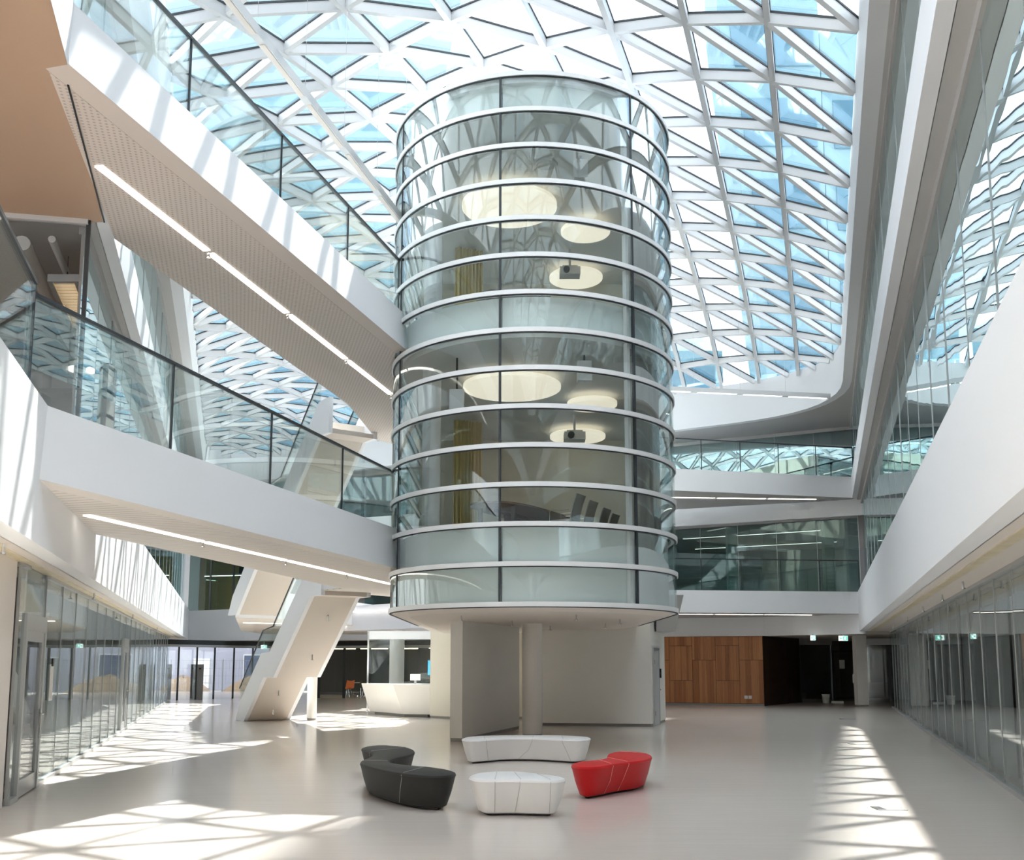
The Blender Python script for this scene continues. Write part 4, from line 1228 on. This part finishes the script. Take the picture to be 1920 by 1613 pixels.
def exit_sign(x, y, z, w, label, flip=1):
    o = root('exit_sign', (x, y, z), label, 'exit sign', 'green exit signs')
    bx_ = put('sign_box', box(x - w / 2, x + w / 2, y, y + .05, z, z + .2), M_SIGNW, o)
    # running figure and arrow as flat raised marks
    put('green_field', box(x - w * .05, x + w / 2 - .01, y - .006, y, z + .01, z + .19), M_GREEN, bx_)
    V = [(x - w * .42, y - .006, z + .1), (x - w * .28, y - .006, z + .16), (x - w * .28, y - .006, z + .12), (x - w * .12, y - .006, z + .12), (x - w * .12, y - .006, z + .08), (x - w * .28, y - .006, z + .08), (x - w * .28, y - .006, z + .04)]
    V += [(a_, b_ + .006, c_) for a_, b_, c_ in V]
    put('arrow', (V, [tuple(range(7)), tuple(range(7, 14))[::-1]] + [(i, 7 + i, 7 + (i + 1) % 7, (i + 1) % 7) for i in range(7)]), M_GREEN, bx_)
    xr = x + w * .2
    put('running_figure', join(box(xr - .015, xr + .015, y - .012, y - .006, z + .14, z + .17), bar((xr, y - .009, z + .14), (xr - .02, y - .009, z + .09), .006, .03), bar((xr - .02, y - .009, z + .09), (xr - .06, y - .009, z + .04), .006, .02), bar((xr - .02, y - .009, z + .09), (xr + .03, y - .009, z + .04), .006, .02), bar((xr - .04, y - .009, z + .12), (xr + .04, y - .009, z + .11), .006, .015)), M_SIGNW, bx_)
    put('hanger', box(x - .02, x + .02, y + .01, y + .04, z + .2, 2.97), M_ALU, o)
exit_sign(12.3, 41.6, 2.72, .2, 'small lit exit sign left of the square column, by the return wall')
exit_sign(13.5, 41.5, 2.70, .36, 'wide lit exit sign just left of the square column')
exit_sign(-13.0, 53.4, 2.55, .3, 'lit exit sign over the rear entrance beside the stair')

# ================================================================== CURTAINS BEHIND GROUND GLASS
ordn = ['first', 'second', 'third', 'fourth', 'fifth', 'sixth', 'seventh', 'eighth', 'ninth', 'tenth', 'eleventh', 'twelfth']
ys = [8, 10.4, 12.8, 15.4, 18.2, 21.2, 24.5, 28.2, 32.5, 37.2, 41.0]
for k in range(len(ys) - 1):
    y0, y1 = ys[k] + .12, ys[k + 1] - .12
    single('curtain', pleated([(xrg(y0) + .3, y0), (xrg(y1) + .3, y1)], .03, SOF - .02, .10, int((y1 - y0) * 2.4)), M_CURT, 'grey curtain behind the right glass wall, %s from the near end' % ordn[k], 'curtain', 'curtains behind the right glass wall', smooth=True)
ys = [14.9, 17.2, 19.8, 22.6, 25.8, 29.5, 33.6, 38.0, 42.5]
for k in range(len(ys) - 1):
    y0, y1 = ys[k] + .1, ys[k + 1] - .1
    single('curtain', pleated([(xlg(y0) - .4, y0), (xlg(y1) - .4, y1)], .03, SOF - .02, .10, int((y1 - y0) * 2.4)), M_CURT, 'grey curtain behind the left glass wall, %s from the near door' % ordn[k], 'curtain', 'curtains behind the left glass wall', smooth=True)
glass_door('door_4', 26.4, 27.7, 'grey framed glass door further along the left glass wall')

nt_ = root('paper_notice', (xlg(15.6) + .03, 15.6, 1.25), 'white paper notice stuck on the left glass wall beside the first door', 'notice')
put('sheet', strip((xlg(15.5) + .02, 15.5), (xlg(15.8) + .02, 15.8), .004, 1.2, 1.75, -1), M_PAPER, nt_)
put('clip', strip((xlg(15.58) + .022, 15.58), (xlg(15.7) + .022, 15.7), .02, 1.72, 1.84, -1), M_BLACK, nt_)

# ================================================================== SMALL CEILING AND FLOOR FITTINGS
def sprinkler(x, y, z, label, grp):
    o = root('sprinkler_head', (x, y, z - .12), label, 'sprinkler', grp)
    put('stem', cyl(x, y, .016, z - .09, z, 8), M_CHROME, o)
    put('deflector', join(cyl(x, y, .035, z - .12, z - .105, 10), cyl(x, y, .022, z - .105, z - .09, 8)), M_CHROME, o)
for k, y in enumerate((10.9, 14.8, 18.6, 22.4, 26.5, 31.0, 36.0)):
    sprinkler(xlf(y) - .62 if k % 2 else xlg(y) + .22, y, SOF, 'sprinkler head in the left soffit, %s from the near end' % ordn[k], 'sprinklers in the left soffit')
for k, y in enumerate((16.0, 19.0, 23.0, 28.0, 34.0)):
    sprinkler(xrg(y) - .3, y, SOF, 'sprinkler head in the right soffit, %s from the near end' % ordn[k], 'sprinklers in the right soffit')
for k, (x, y) in enumerate(((-1.05, 21.0), (0.0, 23.6), (1.3, 20.6), (1.0, 26.6), (2.4, 22.6), (2.3, 25.0))):
    sprinkler(x, y, 2.75, 'sprinkler head under the glass tower, %s from the left' % ordn[k], 'sprinklers under the tower')
def floor_box(x, y, w, label):
    o = root('floor_box', (x, y, 0), label, 'floor outlet', 'floor outlet boxes')
    put('lid', box(x - w, x + w, y - .13, y + .13, .001, .006), M_FLOOR, o)
    put('cable_flap', box(x - w, x - w + .11, y - .13, y + .13, .0062, .012), M_BLACK, o)
    put('frame_edge', join(box(x - w, x + w, y - .15, y - .13, .001, .01), box(x + w, x + w + .02, y - .15, y + .13, .001, .01), box(x - w, x + w, y + .13, y + .14, .001, .008)), M_ALU, o)
floor_box(4.59, 12.71, .17, 'floor outlet box nearest the viewer at the lower right')
floor_box(7.65, 22.78, .2, 'floor outlet box in the right sun patch')
floor_box(10.76, 33.07, .2, 'floor outlet box farthest back towards the square column')

# ================================================================== ROOM BEHIND THE UPPER LEFT PANE
struct('wall_room', join(prism([(-11.6, 13.3), (-9.4, 13.85), (-9.4, 14.1), (-11.6, 13.6)], L2F, L3B), prism([(-10.0, 14.1), (-13.6, 27), (-13.8, 27), (-10.2, 14.1)], L2F, L3B)), M_INTWALL, 'cream inner wall of the first-floor room at the upper left', 'wall')
struct('wall_room', prism([(-8.8, 21.2), (-12.6, 21.2), (-12.6, 21.4), (-8.8, 21.4)], L2F, L3B), M_INTWALL, 'cream rear wall of the first-floor room at the upper left', 'wall')
single('ceiling_pipe', tube([(-6.95, 14.6, 8.12), (-7.6, 17.0, 8.12), (-8.7, 21.1, 8.12)], .055, 12), M_PIPE, 'slim white pipe under the ceiling of the upper left room', 'pipe', smooth=True)
single('ceiling_duct', join(tube([(-7.45, 14.7, 8.1), (-8.1, 17.0, 8.1), (-9.2, 21.1, 8.1)], .12, 12), tube([(-7.6, 15.3, 8.1), (-7.6, 15.3, 8.34)], .03, 8)), M_PIPE, 'thicker white duct beside the pipe in the upper left room', 'duct', smooth=True)
lv = root('louvre_lamp', (-7.5, 16.6, 7.78), 'grey louvred lamp hanging in the upper left room', 'lamp')
def lvp(u, v, z):
    return (-7.15 - .28 * v + u, 15.5 + v, z)
def lv_box(u0, u1, v0, v1, z0, z1):
    return prism([lvp(u0, v0, 0)[:2], lvp(u1, v0, 0)[:2], lvp(u1, v1, 0)[:2], lvp(u0, v1, 0)[:2]], z0, z1)
lvh = put('housing', join(lv_box(-.25, -.17, 0, 2.2, 7.78, 7.9), lv_box(.17, .25, 0, 2.2, 7.78, 7.9), lv_box(-.25, .25, -.06, 0, 7.78, 7.9), lv_box(-.25, .25, 2.2, 2.26, 7.78, 7.9), lv_box(-.25, .25, 0, 2.2, 7.88, 7.9)), M_ALU, lv)
put('reflector', lv_box(-.16, .16, .02, 2.18, 7.86, 7.875), paint('amber_reflector', (.85, .6, .3), .4, emit=(1, .7, .35), estr=.35), lv)
for k in range(16):
    put('louvre', lv_box(-.16, .16, .06 + k * .135, .075 + k * .135, 7.785, 7.85), M_PIPE, lvh)
for v in (.3, 1.9):
    p_ = lvp(0, v, 7.9)
    put('cord', tube([p_, (p_[0], p_[1], L3B)], .006, 6), M_BLACK, lv)
sh = root('shelving', (-7.8, 17.9, L2F), 'grey open shelving seen through the upper left pane', 'shelf')
for k, z in enumerate((5.0, 5.6, 6.2, 6.65, 7.1)):
    put('shelf_board', box(-8.6, -7.35, 17.9, 18.3, z, z + .07), M_ALU, sh)
for x in (-8.6, -7.41):
    put('upright', box(x, x + .06, 17.92, 18.28, L2F, 7.2), M_PIPE, sh)
put('back_panel', box(-8.6, -7.35, 18.3, 18.32, L2F, 7.2), M_INT, sh)
rlm = root('ring_lamp', (-7.0, 16.0, 6.45), 'small white round pendant in the upper left room', 'lamp')
put('shade', lathe([(.12, 6.45), (.2, 6.48), (.2, 6.52), (.12, 6.55)], -7.0, 16.0, 24), M_LAMP, rlm, smooth=True)
put('cord', tube([(-7.0, 16.0, 6.55), (-7.0, 16.0, L3B)], .006, 6), M_BLACK, rlm)

# ================================================================== OFFICES BEHIND THE REAR GALLERIES
for k, (x, y, z) in enumerate(((9.6, 43.9, L2F), (13.3, 42.2, L2F), (9.6, 43.6, L3F), (13.3, 42.0, L3F))):
    o = root('column', (x, y, z), 'grey office column behind the rear glazing, %s' % ('first floor, left', 'first floor, right corner', 'second floor, left', 'second floor, right corner')[k], 'column', kind='structure')
    put('shaft', box(x - .2, x + .2, y - .02, y + .38, z, (7.9 if z < 6 else RB)), M_COLUMN, o)
    put('cable_ladder', join(*[box(x - .2 + .02, x + .2 - .02, y - .06, y - .03, z + .6 + q * .16, z + .64 + q * .16) for q in range(8)], box(x - .2, x - .16, y - .07, y - .03, z + .5, z + 1.9), box(x + .16, x + .2, y - .07, y - .03, z + .5, z + 1.9)), M_STEEL, o)
def desk(x, y, z, label):
    o = root('office_desk', (x, y, z), label, 'desk', 'office desks behind the rear glazing')
    put('desktop', box(x - .7, x + .7, y - .35, y + .35, z + .7, z + .74), M_DESK, o)
    for sx in (-1, 1):
        put('leg', box(x + sx * .62 - .03, x + sx * .62 + .03, y - .3, y + .3, z, z + .7), M_DESK, o)
desk(9.0, 46.0, L2F + .01, 'white office desk behind the rear first-floor glazing, left one')
desk(11.2, 45.4, L2F + .01, 'white office desk behind the rear first-floor glazing, right one')
for k, (a_, b_, z) in enumerate((((8.0, 47.0), (13.5, 44.0), 7.6), ((9.0, 49.5), (15.0, 46.5), 7.4), ((8.0, 46.5), (13.5, 43.6), 11.2))):
    o = root('linear_light', (a_[0], a_[1], z), 'thin linear light in the rear offices, %s' % ('near the first-floor glass', 'deeper on the first floor', 'on the second floor')[k], 'linear light', 'office linear lights')
    put('housing', bar((*a_, z), (*b_, z), .09, .07), M_STEEL, o)
    put('diffuser', bar((*a_, z - .04), (*b_, z - .04), .07, .012), M_LAMP, o)
    m_ = lerp(a_, b_, .5)
    put('cord', tube([(*m_, z + .03), (*m_, 7.9 if z < 9 else RB)], .008, 5), M_BLACK, o)
# yellow-brown lift lobby panels in the rear left corner
o = root('linear_light', (-16.8, 55.4, 6.6), 'linear light behind the dark rear left glazing', 'linear light', 'office linear lights')
put('housing', bar((-16.9, 55.6, 6.6), (-13.2, 54.6, 6.6), .1, .08), M_STEEL, o)
put('diffuser', bar((-16.9, 55.6, 6.55), (-13.2, 54.6, 6.55), .08, .012), paint('bright_diffuser', (.95, .93, .88), .5, emit=(1, .9, .75), estr=3.0), o)
put('cord', tube([(-15, 55.1, 6.64), (-15, 55.1, 7.9)], .008, 5), M_BLACK, o)
lp_ = root('wall_panel', (-15, 56.6, L2F), 'ochre panel wall behind the dark rear left glazing', 'wall', kind='structure')
put('panel', box(-17.5, -15.2, 56.6, 56.8, L2F, 7.7), paint('ochre_panel', (.50, .38, .17), .6), lp_)
put('panel', box(-15.1, -12.6, 56.6, 56.8, L2F, 7.7), MATS['ochre_panel'], lp_)
put('frame_post', box(-15.25, -15.0, 56.4, 56.62, L2F, 7.7), M_DARKF, lp_)

# ================================================================== OUTSIDE
ob = root('site_building', (-22, 76, -.12), 'white rendered building beyond the construction fence', 'building')
put('wall', box(-38, -10, 76, 80, -.12, 8), M_FACADEW, ob)
for x0, x1, z0, z1, mt in ((-19.9, -17.8, 0.2, 2.4, M_BLUEG), (-23.6, -22.5, 0.0, 2.1, M_PAPER), (-28.4, -27.4, 1.0, 2.2, M_OFFICE), (-15, -13.8, .4, 2.2, M_OFFICE)):
    w_ = put('window', box(x0, x1, 75.93, 76.0, z0, z1), mt, ob)
    put('frame', join(box(x0 - .06, x1 + .06, 75.9, 75.99, z1, z1 + .08), box(x0 - .06, x0, 75.9, 75.99, z0, z1), box(x1, x1 + .06, 75.9, 75.99, z0, z1)), M_PIPE, w_)
fn = root('site_fence', (-24, 66.5, -.12), 'wire mesh construction fence outside the entrance', 'fence')
for k in range(6):
    x0 = -29 + k * 3.4
    g = [bar((x0 + .02, 66.5, z), (x0 + 3.36, 66.5, z), .02, .025) for z in (.1, .55, 1.0, 1.5, 2.0)] + [bar((x0 + q * .21, 66.5, .1), (x0 + q * .21, 66.5, 2.0), .012, .012, up=(1, 0, 0)) for q in range(17)]
    put('mesh_panel', join(*g), M_WIRE, fn)
    put('post', box(x0 - .03, x0 + .03, 66.47, 66.53, -.12, 2.05), M_WIRE, fn)
def heap(x, y, rx, ry, h, label):
    V, F = [], []
    n, m = 20, 6
    for i in range(m + 1):
        t = i / m
        for k in range(n):
            a_ = 2 * math.pi * k / n
            w = 1 + .14 * math.sin(3 * a_ + x) + .08 * math.sin(7 * a_)
            rr = (1 - t) * w
            V.append((x + rx * rr * math.cos(a_), y + ry * rr * math.sin(a_), -.12 + h * (1 - (1 - t) ** 1.6) * (1 + .1 * math.sin(5 * a_ + i))))
    for i in range(m):
        F += [(i * n + k, i * n + (k + 1) % n, (i + 1) * n + (k + 1) % n, (i + 1) * n + k) for k in range(n)]
    F.append(tuple(range(n))[::-1]); F.append(tuple(range(m * n, (m + 1) * n)))
    single('sand_heap', (V, F), M_SAND, label, 'sand heap', 'sand heaps outside', smooth=True)
heap(-26.5, 70, 2.2, 1.2, .7, 'low sand heap outside at the left end of the fence')
heap(-22.6, 70.5, 1.8, 1.3, 1.05, 'sand heap outside in the middle of the entrance view')
heap(-17.3, 69.5, 2.4, 1.4, 1.15, 'largest sand heap outside nearest the stair')
for k, (x, y) in enumerate(((-17.25, 51.4), (-15.5, 50.9), (-16.55, 53.2))):
    o = root('entrance_post', (x, y, 0), 'dark slab post by the entrance, %s' % ('left of the door', 'right of the door', 'just behind the left one')[k], 'post', 'dark posts by the entrance')
    put('slab', box(x - .14, x + .14, y - .06, y + .06, 0, 1.75), M_CONC, o)
    put('reader', cyl(x, y - .065, .05, 1.5, 1.58, 12), M_BLACK, o)

# towers seen through the glass roof
def tower_block(name, bx0, bx1, tx0, tx1, y0, y1, z1, mat, label, n, mat2):
    r = root(name, (bx0, y0, -.12), label, 'building')
    V = [(bx0, y0, -.12), (bx1, y0, -.12), (bx1, y1, -.12), (bx0, y1, -.12), (tx0, y0, z1), (tx1, y0, z1), (tx1, y1, z1), (tx0, y1, z1)]
    put('block', (V, [(3, 2, 1, 0), (4, 5, 6, 7), (0, 1, 5, 4), (1, 2, 6, 5), (2, 3, 7, 6), (3, 0, 4, 7)]), mat, r)
    for k in range(n):
        z = 14 + k * 4.2
        if z + 2.6 > z1: break
        f0, f1 = z / z1, (z + 2.4) / z1
        xa0, xb0 = bx0 + (tx0 - bx0) * f0, bx1 + (tx1 - bx1) * f0
        xa1, xb1 = bx0 + (tx0 - bx0) * f1, bx1 + (tx1 - bx1) * f1
        V = [(xa0 + .6, y0 - .05, z), (xb0 - .6, y0 - .05, z), (xb1 - .6, y0 - .05, z + 2.4), (xa1 + .6, y0 - .05, z + 2.4)]
        V += [(x, y + .04, zz) for x, y, zz in V]
        put('window_band', (V, [(0, 1, 2, 3), (7, 6, 5, 4), (0, 4, 5, 1), (1, 5, 6, 2), (2, 6, 7, 3), (3, 7, 4, 0)]), mat2, r)
rtw = root('office_tower', (11.9, 46.6, 12.2), 'blue-green office tower rising behind the right half of the roof', 'building')
def left_edge(z): return 12.3 - 0.1 * (min(z, 34) - 13)
for z0, z1 in ((12.2, 34), (34, 77)):
    put('block', prism([(left_edge(z0), 46.6), (15.2, 46.6), (15.2, 49.6), (left_edge(z0), 49.6)], z0, z1, top=[(left_edge(z1), 46.6), (15.2, 46.6), (15.2, 49.6), (left_edge(z1), 49.6)]), M_TOWERW, rtw)
for k in range(15):
    z0 = 14.2 + k * 4.2; z1 = z0 + 2.5
    put('window_band', prism([(left_edge(z0) + .5, 46.5), (14.9, 46.5), (14.9, 46.58), (left_edge(z0) + .5, 46.58)], z0, z1, top=[(left_edge(z1) + .5, 46.5), (14.9, 46.5), (14.9, 46.58), (left_edge(z1) + .5, 46.58)]), M_TOWERD, rtw)
lw = root('rear_wing', (15.3, 46.8, 12.2), 'lower blue glass wing beside the office tower behind the roof', 'building')
put('block', box(15.3, 40, 46.8, 58, 12.2, 33), M_TOWERW, lw)
for k in range(4):
    put('window_band', box(15.8, 39.5, 46.7, 46.78, 14.2 + k * 4.2, 16.7 + k * 4.2), M_TOWERD, lw)
lw = root('rear_wing', (-14, 56, 12.2), 'low blue roof wing behind the back edge of the glass roof', 'building')
put('block', box(-14, 12, 56, 64, 12.2, 19.5), M_TOWERW, lw)
for k in range(2):
    put('window_band', box(-13.5, 11.5, 55.9, 55.98, 13.2 + k * 3.2, 15.4 + k * 3.2), M_TOWERD, lw)
tower_block('office_tower', -70, -16.5, -70, -4.0, 86, 110, 66, M_TOWERL, 'pale teal building seen through the left half of the roof', 10, M_TOWERW)
